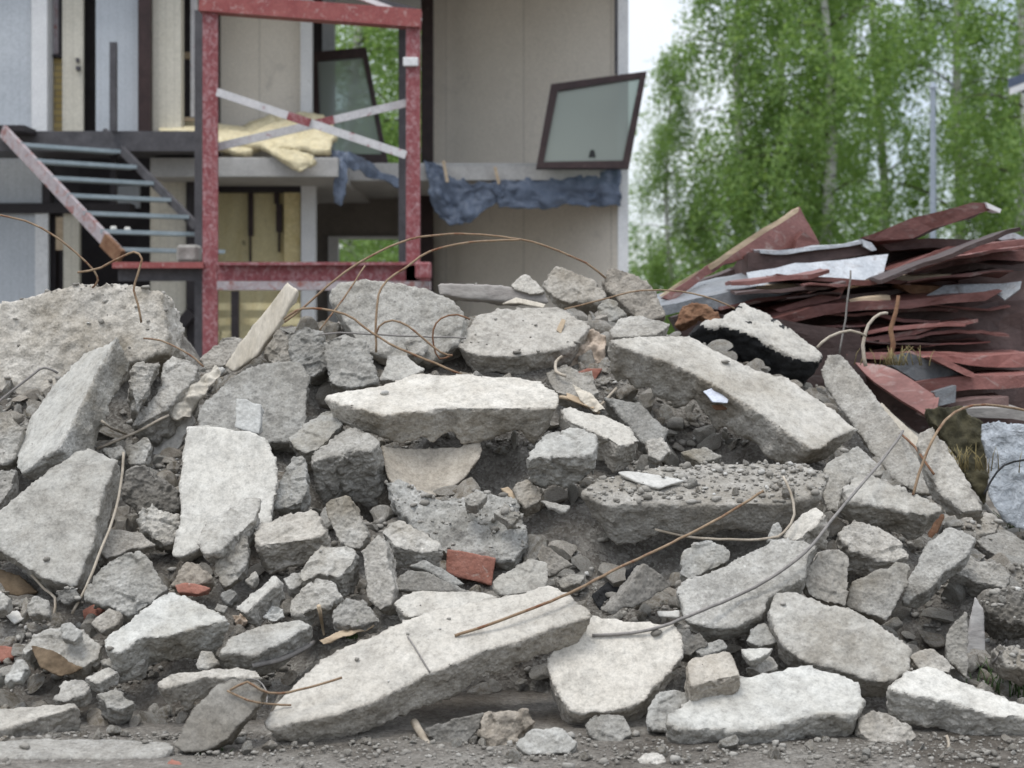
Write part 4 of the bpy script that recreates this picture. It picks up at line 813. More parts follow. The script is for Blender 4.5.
# lower left
Q('pale boulder with a shaded underside at the lower left', '103,646 107,633 127,620 156,597 170,593 186,595 215,610 229,620 209,625 165,637 143,638 125,648 112,653', 56, -4, .17, 1.18, .7, off=.3)
Q('light oblong boulder beside the upper edge of the longest slab', '218,653 228,640 277,623 301,619 314,625 285,640 255,655 236,652', 52, 0, .13, 1.1, .5, off=.26)
Q('low slab end poking out left of the longest slab', '155,684 172,673 219,668 255,670 264,678 219,678 185,683 165,688', 62, 0, .1, 1.05, .4, off=.22)
S('olive grey slab leaning on the corner of the longest slab', '172,746 195,706 217,684 232,679 256,682 266,690 258,706 242,722 228,739 209,751 184,754', 22, -4, .1, .72, .7, off=.42, warm=.03, Y=6.32)
S('low pale slab at the bottom left corner', '-14,709 78,702 82,704 55,714 25,721 0,729 -14,731', 66, 0, .16, 1.12, .7, off=.22)
Q('pale chunk with brown cardboard at its foot at the left', '18,649 33,633 59,629 84,629 102,646 98,658 84,668 66,661 39,647 24,655', 46, 0, .13, 1.12, .3)
Q('little grey stone on top of the chunk with cardboard', '61,624 70,621 83,631 74,642 62,638', 40, 0, .05, .95, off=.36)
Q('flat pale stone right of the cardboard', '98,661 109,657 135,653 148,657 145,664 117,668', 56, 0, .09, 1.15, .4)
Q('smooth light pebble shaped stone below the flat pale one', '84,677 109,667 121,671 98,683', 58, 0, .06, 1.12, .4)
Q('square cornered stone above the low pale slab', '53,696 62,680 84,678 92,686 84,694 60,702', 48, 4, .1, 1.08, .3)
Q('dull dark stone right of the square cornered one', '96,694 115,687 136,702 122,710 108,708', 48, 4, .1, .85)
Q('weathered boulder with faint moss above the pale boulder', '84,598 92,575 117,555 137,550 150,561 168,588 145,608 127,616 109,606', 32, 0, .14, .95, .1)
Q('wedge shaped stone above the mossy boulder', '90,526 109,527 141,532 156,545 130,549 105,558 96,541', 42, 0, .09, 1.0)
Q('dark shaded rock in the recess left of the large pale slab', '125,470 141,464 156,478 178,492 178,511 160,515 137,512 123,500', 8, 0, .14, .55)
Q('crumbling white mortar lump in the left recess', '137,511 152,503 164,515 178,515 178,536 165,545 152,539 141,525', 30, 0, .1, 1.3, rough=2.0)
Q('pale stone under the white fibre board', '123,444 148,435 152,446 145,463 129,465', 32, 0, .08, 1.1)
Q('little grey stone at the tip of the leaning slab', '102,449 121,445 126,454 112,460', 40, 0, .05, .85)
Q('grey rubble stone at the left edge above the flat grey slab', '-14,422 10,413 24,430 15,458 -14,472', 28, 0, .12, 1.0)
Q('greyish stone at the left edge touching the flat slab', '-12,470 16,469 12,488 0,504 -12,506', 36, 0, .1, .9)
Q('reddish grey stone behind the flat piece of brick', '170,587 185,560 199,563 214,577 199,585', 34, 0, .1, .88, warm=.05)
Q('oblong block with one pale side under the squat block', '236,608 254,592 275,574 278,582 262,597 247,613', 48, -30, .11, 1.15, .8)
Q('small pale cube beside the upright grey stone', '244,580 256,571 259,577 252,587', 36, 0, .05, 1.1)
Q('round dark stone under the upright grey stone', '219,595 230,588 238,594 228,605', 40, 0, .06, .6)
Q('little square stone at the tip of the pale boulder', '217,603 228,606 224,614 214,610', 30, 0, .04, .9)
Q('stone half buried in the dirt at the far left', '25,607 35,596 49,600 49,616 29,616', 36, 0, .07, .98)
Q('rounded stone cut by the left edge', '-8,588 9,598 6,609 -8,612', 36, 0, .07, 1.05)
Q('dark earthy clod below the flat grey slab', '57,592 74,588 81,598 64,605', 36, 0, .07, .5, rough=1.6)
Q('cluster leader stone with a rounded face below the red brick shard', '92,623 109,606 123,614 118,624 102,632', 44, 0, .06, 1.05)
Q('light stone at the left edge above the low pale slab', '4,683 12,666 21,657 28,667 20,680', 34, 0, .07, 1.18, .4)
Q('squared pale pebble under the light oblong boulder', '195,668 201,651 213,651 219,663 208,669', 34, 0, .06, 1.08)
Q('brown tinted stone in the hollow under the longest slab', '479,735 485,715 528,708 537,722 512,746 488,748', 18, 6, .12, .80, warm=.06, off=.2)
Q('low white flecked stone at the bottom below the brown tinted one', '515,744 528,731 559,727 580,743 569,753 524,753', 48, 4, .08, 1.1, .3, off=.16)
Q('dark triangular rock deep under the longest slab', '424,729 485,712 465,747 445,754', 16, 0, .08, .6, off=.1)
Q('crumbled foot of the pale warm slab', '584,724 594,714 625,714 634,733 618,744 592,738', 38, 0, .09, .95)
Q('grey stone between the pale warm slab and the white boulder', '647,708 657,694 672,690 688,694 690,710 668,731 649,727', 34, 0, .11, 1.0, .2)
Q('small white lump on the ground left of the white boulder', '633,761 645,752 661,753 667,762 650,766', 40, 0, .05, 1.25, off=.04)
Q('blue grey triangular stone above the paving stone', '744,642 754,626 765,622 778,642 760,646', 32, 0, .07, 1.05, .5)
S('thin cream chip lying above the paving stone', '741,649 775,647 769,653 750,661 744,655', 55, 0, .04, 1.25, .6, name='plaster_chip', cat='plaster chip', off=.3)
Q('dull stone right below the cream chip', '746,668 758,656 772,655 779,668 760,674', 40, 0, .06, .9, off=.2)
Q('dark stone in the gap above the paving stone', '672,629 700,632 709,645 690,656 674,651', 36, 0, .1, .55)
Q('grey pebble cluster stone left of the paving stone', '692,650 708,641 722,640 728,648 700,656', 44, 0, .07, .98)
Q('pinkish stone beneath the cube like block', '512,487 527,478 545,492 538,502 525,508', 38, 0, .09, .98, warm=.03)
S('small flat slate under the cube like block', '539,499 572,505 566,512 548,507', 50, 0, .03, .95)
Q('knobbly stone on the dusty mass', '465,497 476,491 488,495 478,506 466,505', 44, 0, .06, .95, off=.3)
Q('flat grey stone on the dusty mass near the plank', '492,512 505,503 522,515 512,525', 48, 0, .05, .95, off=.2)
Q('bleached stone in the hollow right of the oblong pale block', '646,440 662,436 672,450 660,460 648,455', 40, 0, .07, 1.0)
Q('warm grey stone at the back of the crumb covered slab', '680,452 705,446 722,456 700,463', 50, 0, .06, 1.0)
make_pieces(PIECES)

# things of other materials and thin things that lie on the blocks
dg = bpy.context.evaluated_depsgraph_get()
def world_bvh():
    V, Fc = [], []; b = 0
    for ob in [terrain] + [o.ob for o in PIECES if getattr(o, 'ob', None)]:
        me = ob.data; co = np.empty(len(me.vertices) * 3); me.vertices.foreach_get('co', co); co = co.reshape(-1, 3) + np.array(ob.location)
        V += co.tolist(); Fc += [tuple(b + i for i in p.vertices) for p in me.polygons]; b += len(co)
    return BVHTree.FromPolygons(V, Fc)
BV = world_bvh()
def hitY(px, py, default=9.0):
    h = BV.ray_cast(EYEV, ray(px, py).normalized()); return h[0].y if h[0] is not None else default
first = len(PIECES)
def W(name, label, s, e, a, t, mat, cat, **k): k.setdefault('rough', .35); k.setdefault('jagged', .012); return Q(label, s, e, a, t, k.pop('tint', 1.0), 0, name, cat, mat=mat, **k)
W('brick', 'whole red brick with a pale mortar end lying in the middle of the heap', '447,549 496,558 492,586 445,573', 12, 6, .11, 'brick_red', 'brick', off=.1)
W('brick', 'flat red brick slip lying left of the oblong block', '174,585 185,582 199,584 212,588 199,594 178,593', 30, 0, .05, 'brick_red', 'brick', off=.07)
W('brick', 'small bright red brick shard beside the weathered boulder', '82,610 102,599 105,608 92,622 85,626', 30, 0, .04, 'brick_red', 'brick', off=.07)
W('brick', 'dark brownish red brick end under the crumpled paper', '566,377 588,368 603,368 594,382 580,386', 12, 0, .08, 'brick_red', 'brick', off=.05)
W('brick', 'pinkish brick piece at the left edge near the ground', '-6,645 16,647 14,658 -6,664', 30, 0, .06, 'brick_red', 'brick', off=.07)
W('brick', 'crushed pinkish brick crumb on the ground in front of the leaning olive slab', '163,764 172,758 184,762 180,770 166,771', 50, 0, .03, 'brick_red', 'brick', off=.03)
W('paper', 'crumpled light brown paper bag stuck near the top of the heap', '559,365 568,346 586,328 605,336 604,360 584,366 570,376', 30, -10, .05, 'paper', 'paper', off=.1, rough=3.0, wob=.03)
W('cardboard', 'wet brown cardboard sheet under the chunk at the lower left', '29,644 51,649 70,660 85,669 59,676 40,668', 38, 0, .02, 'cardboard', 'cardboard', off=.06, wob=.012)
W('fibre_board', 'torn white fibre board leaning left of the large pale slab', '144,472 154,443 166,429 191,410 196,421 181,444 170,456 168,484', 26, -8, .02, 'plaster', 'fibre board', off=.07, tint=.75, wob=.012, jagged=.06)
W('fibre_board', 'small torn white board strip above the torn fibre board', '176,402 196,381 214,364 226,368 212,384 196,398 186,408', 30, -8, .03, 'plaster', 'fibre board', off=.04, wob=.03, jagged=.1, tint=.7)
W('plaster_board', 'white plaster board fragment lying on the crumb covered slab', '617,472 625,470 666,476 686,480 660,488 637,482', 60, 0, .022, 'plaster', 'plaster board', off=.05, tint=.75)
W('paint_flake', 'pale lilac paint flake on the largest slab', '703,391 715,386 730,397 728,403 713,402', 46, 20, .012, 'flake', 'paint flake', off=.035)
W('rust_stain_plate', 'rusty tin scrap just under the lilac flake', '711,405 730,404 729,409 716,410', 30, 20, .012, 'rust', 'tin scrap', off=.03)
W('pipe_elbow', 'rusty orange half round pipe end at the top of the heap', '675,326 683,306 694,303 706,304 719,314 724,324 712,322 700,316 688,322', 22, 0, .10, 'rust', 'pipe end', off=.08, rough=2)
W('wooden_plank', 'pale bleached plank standing up at the upper left of the heap', '287,281 299,289 275,330 256,357 232,373 223,366 252,325', 14, -20, .05, 'bleached_wood', 'plank', Y=9.15)
W('wooden_plank', 'long weathered grey plank lying across the crest', '438,283 507,286 545,292 550,303 510,302 460,298 439,294', 12, 0, .12, 'grey_wood', 'plank', Y=9.75, rough=.8)
W('wooden_stake', 'pointed split wooden stake standing upright at the lower right', '975,594 985,610 989,688 969,682 966,640', 6, -10, .035, 'grey_wood', 'stake', off=.2, tint=1.5)
W('paper_scrap', 'white paper scrap between the stones left of the longest slab', '262,617 271,606 283,608 285,617 272,621', 40, 0, .012, 'plaster', 'paper scrap', off=.05, tint=.8, wob=.015)
W('plaster_chip', 'white plaster chip among dirt at the far left', '2,611 18,610 25,618 14,624', 44, 0, .02, 'plaster', 'plaster chip', off=.04, tint=.8)
W('plaster_chip', 'rectangular white chip beside the dark wedge', '656,610 680,610 680,618 658,616', 40, 0, .02, 'plaster', 'plaster chip', off=.12, tint=.95)
W('kerb_stone', 'flat pale kerb stone sunk in the ground at the bottom left', '-20,741 90,738 168,741 176,748 160,756 90,757 -20,757', 86, 0, .05, 'concrete', 'kerb stone', Y=6.27, rough=1.2, tint=.9)
W('wooden_plank', 'small tan board end on the slope right of the curved shell', '500,488 508,486 526,501 520,506', 40, 10, .02, 'tan_wood', 'plank', off=.03)
W('wood_splinter', 'tan bark splinter on the edge of the long slab near the round dark stone', '318,640 345,628 372,622 376,626 350,636 322,644', 50, 0, .012, 'tan_wood', 'splinter', off=.03, wob=.01)
W('rag', 'yellowish rag scrap between the small stones left of the oblong boulder', '232,616 242,612 252,618 246,625 236,626', 40, 0, .015, 'paper', 'rag', off=.04, wob=.02)
W('rusty_fitting', 'flaking orange fitting on the end of the long squared block', '927,538 936,520 943,512 946,516 938,532 931,546', 30, 20, .03, 'rust', 'fitting', off=.05, rough=2)
W('plastic_film', 'crumpled silvery plastic film hanging at the right edge', '980,422 1034,424 1034,532 1004,522 988,496 990,471 982,442', 25, -25, .07, 'plastic_film', 'plastic film', Y=9.2, rough=1.0, wob=.05)
W('felt_scrap', 'dark bitumen felt scrap left of the dark wedge', '590,596 612,578 640,562 646,566 622,592 600,612', 30, 10, .02, 'bitumen', 'felt scrap', off=.05, wob=.01)
W('cardboard', 'mud brown cardboard piece wedged under the mud at the left', '-6,567 20,575 40,592 20,596 -6,592', 36, 0, .03, 'cardboard', 'cardboard', off=.05)
W('felt_sheet', 'dark crumpled felt hanging between the triangular slab and the plastic film', '922,408 960,404 985,420 990,470 986,508 968,480 950,440 930,424', 20, 10, .05, 'felt_olive', 'felt', Y=9.4, rough=2, wob=.05)
W('wood_splinter', 'pale splinter on the crest in front of the dust covered slab', '556,330 562,318 566,320 561,334', 30, 0, .01, 'tan_wood', 'splinter', off=.03)
W('wood_splinter', 'flat tan splinter right of the brightest white slab', '566,392 596,404 594,409 566,398', 50, 0, .01, 'tan_wood', 'splinter', off=.05)
W('wood_splinter', 'grey brown bark piece between the white slab and the pale oblong block', '572,384 590,392 606,410 596,412 580,400', 40, 0, .012, 'bleached_wood', 'splinter', off=.08, wob=.012)
W('wood_splinter', 'short splinter under the grey plank on the crest', '500,304 516,297 546,304 544,308 520,303', 30, 0, .012, 'bleached_wood', 'splinter', Y=9.6)
W('rag', 'grey shredded rag strands left of the rough propped slab', '168,412 190,385 214,362 222,372 206,392 188,414 176,420', 34, -8, .02, 'shell_cream', 'rag', off=.05, wob=.035, jagged=.12)
W('timber_strip', 'grey splintered lath lying along the right of the diagonal slab', '876,404 882,402 922,440 948,480 942,482 914,446', 34, -10, .02, 'bleached_wood', 'timber', off=.1)
make_pieces(PIECES[first:], BV)

# ------------------------------------------------------------------ wires, bars and sticks
def wire(name, label, cat, pts, r, mat, Y0=None, Y1=None, lift=0.01, r1=None, hang=False):
    c = [(float(a), float(b)) for a, b in (q.split(',') for q in pts.split())]
    Y0 = hitY(*c[0]) if Y0 is None else Y0; Y1 = hitY(*c[-1]) if Y1 is None else Y1
    L = [0]
    for i in range(1, len(c)): L.append(L[-1] + math.dist(c[i], c[i - 1]))
    # smooth the picked points into a bent bar
    cp = [Vector((x, y, Y0 + (Y1 - Y0) * l / L[-1])) for (x, y), l in zip(c, L)]; out = []
    for i in range(len(cp) - 1):
        p0, p1, p2, p3 = cp[max(i - 1, 0)], cp[i], cp[i + 1], cp[min(i + 2, len(cp) - 1)]; k = max(2, int((p2 - p1).to_2d().length / 9))
        for j in range(k):
            t = j / k; out.append(.5 * (2 * p1 + (p2 - p0) * t + (2 * p0 - 5 * p1 + 4 * p2 - p3) * t * t + (3 * p1 - p0 - 3 * p2 + p3) * t ** 3))
    out.append(cp[-1]); w3 = []; jx = np.convolve(rng.normal(0, 1.1, len(out) + 4), np.ones(5) / 5, 'valid'); jy = np.convolve(rng.normal(0, 1.1, len(out) + 4), np.ones(5) / 5, 'valid')
    out = [Vector((q.x + a_, q.y + b_, q.z)) for q, a_, b_ in zip(out, jx, jy)]
    for q in out:
        h = hitY(q.x, q.y, 99); y = min(q.z, h - lift); w3.append(P(q.x, q.y, y))
    ys = np.array([p.y for p in w3])
    if len(ys) > 9:
        k = 4; pd = np.pad(ys, k, 'edge'); mn = np.array([pd[i:i + 2 * k + 1].min() for i in range(len(ys))]); sm = np.convolve(np.pad(mn, k, 'edge'), np.ones(2 * k + 1) / (2 * k + 1), 'valid')
        w3 = [P(q.x, q.y, y) for q, y in zip(out, sm)]
    m = MB(); m.tube(w3, r, r1, 7); return tag(m.build(name, mat, None, True), label, cat)
wire('rebar', 'thin tan bar arching in from the left edge over the huge block', 'rebar', '-10,213 25,221 50,233 75,252 93,270 97,280 92,288', .0058, 'rebar_steel', 9.0, 9.1)
wire('rebar', 'hooked bar rising from the huge block at the upper left', 'rebar', '77,273 100,268 120,258 134,253 142,259 138,275 134,290 138,305 141,322', .0065, 'rebar_steel', 8.9, 8.75)
wire('rebar', 'short bar bent along the right end of the huge block', 'rebar', '143,339 160,341 180,349 196,358 204,366', .0050, 'rebar_steel', 8.8, 8.7)
wire('rebar', 'bent grey bar lying over the left edge of the huge block', 'rebar', '-8,408 20,385 40,369 48,368 57,374', .0065, 'grey_wire', 8.2, 8.3)
wire('rebar', 'tall tan bar arching over the mossy block to the crest', 'rebar', '284,322 300,310 330,284 370,256 410,239 460,234 510,238 550,247 585,262 605,278', .0065, 'rebar_steel', 9.0, 9.6)
wire('rebar', 'second arching bar springing from the barrel shaped block', 'rebar', '376,352 376,320 379,295 387,280 405,268 430,252 470,242 520,239', .0065, 'rebar_steel', 8.8, 9.4)
wire('rebar', 'pale bar looping down from the pale plank to the white slab', 'rebar', '284,320 296,311 312,308 345,314 372,332 400,348 435,363 462,374', .0065, 'rebar_steel', 8.9, 8.6)
wire('rebar', 'straight grey rod lying level above the barrel shaped block', 'rebar', '318,335 340,333 380,335 465,338', .0050, 'grey_wire', 8.95, 9.0)
wire('rebar', 'curled bar with small hump in front of the mossy block', 'rebar', '377,338 379,326 392,320 408,326 425,340 440,352 452,356', .0058, 'rebar_steel', 8.75, 8.7)
wire('rebar', 'rusty ring of bar beside the mossy block', 'rebar', '452,354 440,358 434,345 434,330 442,319 458,315 470,319', .0050, 'rust', 8.75, 8.8)
wire('rebar', 'thin crossing bar left of the mossy block', 'rebar', '320,330 335,310 350,290 365,266', .0050, 'rebar_steel', 8.9, 9.1)
wire('rebar', 'thin bar bridging the crest towards the metal scrap', 'rebar', '565,309 600,300 640,291 680,292 715,300 735,308', .0050, 'rebar_steel', 9.3, 9.4)
wire('rebar', 'long rusty bar lying from the longest slab to the crumb covered slab', 'rebar', '455,636 500,621 560,597 620,567 680,539 722,517 764,491', .0065, 'rebar_steel')
wire('rebar', 'longest thick wire sweeping up from the pale warm slab to the diagonal slab', 'rebar', '592,635 640,632 680,620 722,603 770,578 805,553 832,520 860,487 885,457 904,431', .0072, 'grey_wire')
wire('rebar', 'pale bar curving round under the crumb covered slab', 'rebar', '655,530 700,538 765,540 783,533 793,515 790,492 783,476', .0065, 'twig')
wire('rebar', 'hoop of bar standing at the right behind the triangular slab', 'rebar', '914,494 924,462 938,432 956,412 985,404 1034,412', .0072, 'rebar_steel', 8.5, 9.0)
wire('cable', 'dark cable curving over the plastic film', 'cable', '984,494 992,480 1004,466 1034,459', .0058, 'bitumen', 8.7, 8.9)
wire('rod', 'thin upright rod in front of the metal scrap', 'rod', '839,353 845,318 850,270', .0058, 'grey_wire', 9.6, 9.6)
wire('branch', 'bare forked branch rising beside the thin rod', 'branch', '866,366 863,345 868,325 880,315 888,314', .012, 'twig', 9.4, 9.5, r1=.008)
wire('branch', 'low bent twig left of the forked branch', 'branch', '818,347 830,337 850,331 866,336', .009, 'twig', 9.3, 9.4, r1=.007)
wire('rusty_strap', 'flaking rust coloured strap hanging in front of the dark sheet', 'strap', '888,365 893,345 890,330 896,312 898,296', .02, 'rust', 10.2, 10.3, r1=.012)
wire('reed', 'long thin dry reed leaning over the left part of the heap', 'reed', '123,452 121,485 113,520 100,553 86,588 72,614', .0065, 'twig', r1=.007, lift=.03)
wire('twig', 'thin branch lying across the dark gap right of the leaning slab', 'twig', '96,449 120,440 145,428 168,415', .008, 'twig', lift=.03)
wire('twig', 'short twig poking from the dark gap', 'twig', '101,420 112,428 126,434', .007, 'twig', lift=.03)
wire('twig', 'forked twig in the dirt at the far left', 'twig', '32,574 44,588 55,597 54,614', .007, 'twig', lift=.02)
wire('wire', 'thin wire hooked over the olive grey slab onto the longest slab', 'wire', '230,690 248,682 262,690 280,693 318,685 342,678', .0050, 'rebar_steel', lift=.015)
wire('wire', 'lower prong of wire over the olive grey slab', 'wire', '228,691 248,700 270,704 291,705', .0043, 'rebar_steel', lift=.015)
wire('wire', 'small wire ring at the corner of the longest slab', 'wire', '247,679 258,680 266,690 267,703 262,706', .0029, 'grey_wire', lift=.015)
wire('wire', 'short dark wire lying on the longest slab', 'wire', '408,636 420,655 430,671', .0036, 'grey_wire', lift=.008)
wire('stick', 'broken stick propped under the longest slab', 'stick', '415,722 424,738 435,757', .018, 'twig', 6.6, 6.35, r1=.014)
wire('stick', 'reddish stick on the ground below the pale warm slab', 'stick', '594,753 615,752 637,751', .010, 'cardboard', lift=.012)
wire('stick', 'grey stick lying along the upper edge of the longest slab', 'stick', '252,666 280,660 298,652 316,641', .012, 'grey_wire', lift=.02)
wire('stick', 'splinter standing at the end of the oblong boulder', 'stick', '319,606 322,622 324,634', .010, 'tan_wood', lift=.05, r1=.005)
wire('twig', 'pale twig in the hollow below the largest slab', 'twig', '594,412 604,402 617,388', .008, 'twig', lift=.05)
wire('twig', 'bark strip under the crumpled paper', 'twig', '560,398 572,400 590,408 600,414', .011, 'tan_wood', lift=.04)
wire('twig', 'curled bark strip left of the crumpled paper', 'twig', '562,356 556,362 556,372 566,376', .009, 'twig', lift=.06)
wire('rebar', 'rusty bar crossing the triangular slab', 'rebar', '900,434 915,448 925,462 934,474', .0065, 'rust', lift=.03)
wire('twig', 'small shoot on the ground by the white pointed slab', 'twig', '946,752 949,744 947,735', .006, 'twig', 6.35, 6.4)
wire('twig', 'thin dark twig beside the wooden stake', 'twig', '992,664 1000,652 1006,640', .006, 'grey_wire', lift=.05)

# ------------------------------------------------------------------ grass tufts
def tuft(label, px, py, h, n, mat, sp=.12, seed=0, Y=None, cat='grass tuft'):
    r = np.random.default_rng(seed); Y = (hitY(px, py) - .03) if Y is None else Y; b = P(px, py, Y); m = MB(); o = empty('grass_tuft', b, label, cat)
    for _ in range(n):
        p = b + Vector((r.normal(0, sp), r.normal(0, sp * .6), -0.02)); az = r.uniform(0, 6.28); hh = h * r.uniform(.5, 1.2); d = Vector((math.cos(az), math.sin(az), 0)) * hh * r.uniform(.15, .6)
        m.tube([p, p + d * .4 + Vector((0, 0, hh * .6)), p + d + Vector((0, 0, hh * .9))], .0045, .001, 3)
    m.build('blade', mat, o, True)['kind'] = 'stuff'
tuft('green weeds growing by the lower end of the plastic film', 1006, 528, .12, 60, 'green_blades', .10, 1)
tuft('green weeds beside the wooden stake at the right edge', 1008, 690, .14, 60, 'green_blades', .07, 2)
tuft('dry yellowish grass hanging between the triangular slab and the film', 962, 466, .15, 46, 'dry_grass', .13, 3, 9.2)
tuft('tiny green tuft at the foot of the olive slab', 214, 752, .05, 22, 'green_blades', .03, 4)
tuft('tiny weed beside the round dark stone', 353, 634, .09, 14, 'green_blades', .015, 5)
tuft('olive green tuft under the rusty strap', 895, 362, .12, 40, 'dry_grass', .10, 6, 10.1)

# ------------------------------------------------------------------ loose stones and gravel
def stone_mesh(seed, sub=2):
    bm = bmesh.new(); bmesh.ops.create_icosphere(bm, subdivisions=sub, radius=1); r = np.random.default_rng(seed)
    co = np.array([v.co[:] for v in bm.verts]); sc3 = r.uniform(.6, 1.15, 3)
    for _ in range(9):
        n = r.normal(size=3); n /= np.linalg.norm(n); h = r.uniform(.45, .8); d = co @ n; co = co - np.outer(np.maximum(d - h, 0), n)
    co = co * sc3; co = co * (1 + .09 * fbm(co * 2.5 + seed, seed, 3))[:, None]
    for v, c in zip(bm.verts, co): v.co = c
    me = bpy.data.meshes.new('stone'); bm.to_mesh(me); bm.free(); me.update(); return me
SM = [stone_mesh(100 + i, 3) for i in range(14)]
for me in SM: me.materials.append(M['concrete']); me.attributes.new('cast', 'FLOAT', 'POINT')
BV = world_bvh()
NF = [len(terrain.data.polygons)]; OWN = [None]
for o in PIECES:
    if getattr(o, 'ob', None): NF.append(NF[-1] + len(o.ob.data.polygons)); OWN.append(o)
NF = np.array(NF)
DUSTY = ('covered in loose crumbs', 'dusty mass', 'dust covered', 'dusty shelf', 'huge rough', 'earthy')
def drop(x, y):
    """what lies under the point: place, normal, and how much grit that surface holds"""
    h = BV.ray_cast(Vector((x, y, 5)), Vector((0, 0, -1)))
    if h[0] is None: return Vector((x, y, 0)), Vector((0, 0, 1)), 1.0
    o = OWN[int(np.searchsorted(NF, h[2], 'right'))]
    return h[0], h[1], 1.0 if o is None else ((.02 if 'dust covered' in o.label else .4) if any(d in o.label for d in DUSTY) else .004)
def px_of(p): return 512 + p.x / p.y * FPX, HZ - (p.z - EYE) / p.y * FPX
def visible(p):
    d = (p - EYEV); h = BV.ray_cast(EYEV, d.normalized(), d.length - .02); return h[0] is None
ZONES = [((720, 475), (95, 18), 1.6), ((500, 530), (60, 28), 1.0), ((120, 715), (110, 22), 1.0), ((40, 620), (60, 40), 1.2), ((1000, 600), (30, 60), 1.2), ((620, 545), (60, 30), .9), ((300, 730), (120, 14), .6),
         ((640, 755), (300, 8), .5), ((920, 640), (40, 30), .8), ((550, 330), (60, 18), .7), ((190, 600), (60, 40), .6), ((330, 600), (60, 40), .4), ((830, 480), (30, 20), .7), ((1000, 660), (30, 40), .9), ((930, 745), (90, 10), .7), ((100, 295), (60, 10), .5), ((650, 620), (40, 25), .7)]
def zone_w(px, py): return sum(w_ * math.exp(-.5 * (((px - c[0]) / s[0]) ** 2 + ((py - c[1]) / s[1]) ** 2)) for c, s, w_ in ZONES)
r = np.random.default_rng(21)
def lay_stone(p, n, s, low, med):
    o = link('stone', SM[int(r.integers(14))], None, None, p + n * s * (.25 if med else .35))
    o.scale = (s * r.uniform(.8, 1.3), s, s * r.uniform(.6, 1)); o.rotation_euler = tuple(r.uniform(0, 6.28, 3)); t = r.uniform(.95, 1.4); wv = r.uniform(-.01, .04); o.color = (t * (1 + wv), t, t * (1 - wv), 1)
    if med: tag(o, 'fist sized grey lump filling a gap between the bigger blocks', 'stone', 'fist sized lumps between the blocks')
    elif low: tag(o, 'small loose stone lying in the dirt at the foot of the heap', 'stone', 'small stones at the foot of the heap')
    else: tag(o, 'small loose stone lodged among the bigger blocks up the heap', 'stone', 'small stones up on the heap')
n_med = 0; tries = 0; taken = []
while n_med < 215 and tries < 20000:
    tries += 1; x, y = r.uniform(-3.2, 3.4), r.uniform(6.75, 10.0); p, n, g = drop(x, y); px, py = px_of(p)
    if not (-10 < px < 1034 and py < 735) or g < .9: continue
    s = r.uniform(.03, .10)
    if any((p - q).length < (s + t) * .8 for q, t in taken) or not visible(p + Vector((0, -s, s))): continue
    taken.append((p.copy(), s)); n_med += 1; lay_stone(p, n, s, False, True)
n_sh = 0; tries = 0; r2 = np.random.default_rng(99)
while n_sh < 170 and tries < 25000:
    tries += 1; x, y = r2.uniform(-3.3, 3.5), r2.uniform(6.7, 10.0); p, n, g = drop(x, y); px, py = px_of(p)
    if not (-10 < px < 1034 and py < 745) or g < .9: continue
    s = r2.uniform(.03, .085)
    if any((p - q).length < (s + t) * .55 for q, t in taken) or not visible(p + Vector((0, -s * .6, s * .8))): continue
    taken.append((p.copy(), s)); n_sh += 1; o = link('concrete_shard', SM[int(r2.integers(14))], None, None, p + n * s * .35 + Vector((0, -.02, 0)))
    o.scale = (s * r2.uniform(1.1, 1.8), s, s * r2.uniform(.22, .5)); o.rotation_euler = (r2.uniform(.2, 1.3), r2.normal(0, .5), r2.uniform(-.9, .9)); t = r2.uniform(1.0, 1.4); wv = r2.uniform(-.01, .06); o.color = (t * (1 + wv), t, t * (1 - wv), 1)
    tag(o, 'flat grey shard of concrete stuck between the bigger blocks', 'concrete shard', 'flat shards between the blocks')
n_st = 0; tries = 0
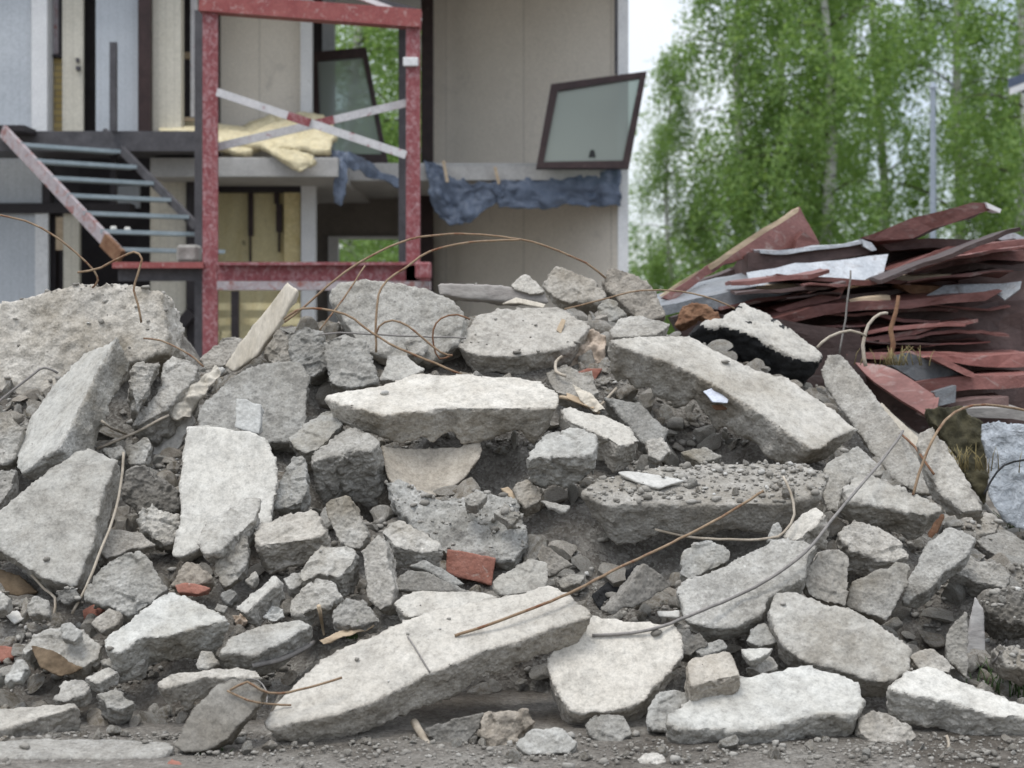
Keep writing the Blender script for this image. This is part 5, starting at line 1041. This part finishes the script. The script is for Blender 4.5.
while n_st < 84 and tries < 20000:
    tries += 1; x, y = r.uniform(-3.2, 3.4), r.uniform(6.15, 10.0); p, n, g = drop(x, y); px, py = px_of(p)
    if not (-10 < px < 1034 and py < 772) or n.z < .55: continue
    if r.uniform() > g * (.15 + zone_w(px, py)): continue
    s = min(.017 + r.exponential(.010), .045)
    if not visible(p + Vector((0, 0, s * .5))): continue
    n_st += 1; lay_stone(p, n, s, p.z < .22, False)
# gravel: thousands of crumbs, one object
GM = [stone_mesh(300 + i, 1) for i in range(10)]; GV = []
for me in GM:
    c = np.empty(len(me.vertices) * 3); me.vertices.foreach_get('co', c); GV.append((c.reshape(-1, 3), np.array([p.vertices[:] for p in me.polygons])))
tv = []; fc = []; sh = []; base = 0; cnt = 0; tries = 0
while cnt < 26000 and tries < 240000:
    tries += 1; x, y = r.uniform(-3.6, 3.6), r.uniform(6.0, 10.2); p, n, g = drop(x, y); px, py = px_of(p)
    if not (-30 < px < 1054 and py < 790) or n.z < .45: continue
    fl = p.z < .12
    if r.uniform() > g * ((.15 if fl else .75) + zone_w(px, py)): continue
    s = min(.0035 + r.exponential(.0042 if fl else .0075), .028); c, f = GV[int(r.integers(10))]
    q = Matrix.Rotation(r.uniform(0, 6.28), 3, Vector(r.normal(size=3)).normalized()); m3 = np.array(q) * s * np.array([[r.uniform(.7, 1.5), 1, r.uniform(.5, 1)]]).T
    tv.append(c @ m3.T + np.array(p + n * s * .3)); fc.append(f + base); sh.append(np.full(len(f), r.beta(2, 2.2) * (.8 if fl else 1))); base += len(c); cnt += 1
tv = np.concatenate(tv); fc = np.concatenate(fc); me = bpy.data.meshes.new('gravel'); me.vertices.add(len(tv)); me.vertices.foreach_set('co', tv.ravel()); me.loops.add(fc.size); me.loops.foreach_set('vertex_index', fc.ravel().astype(np.int32))
me.polygons.add(len(fc)); me.polygons.foreach_set('loop_start', np.arange(0, fc.size, 3, dtype=np.int32)); me.polygons.foreach_set('loop_total', np.full(len(fc), 3, dtype=np.int32)); me.update(calc_edges=True)
at = me.attributes.new('shade', 'FLOAT', 'FACE'); at.data.foreach_set('value', np.concatenate(sh).astype(np.float32))
go = link('gravel', me, 'gravel_mix'); tag(go, 'crushed concrete crumbs and gravel strewn over heap and ground', 'gravel', None, 'stuff')
for me in GM: bpy.data.meshes.remove(me)
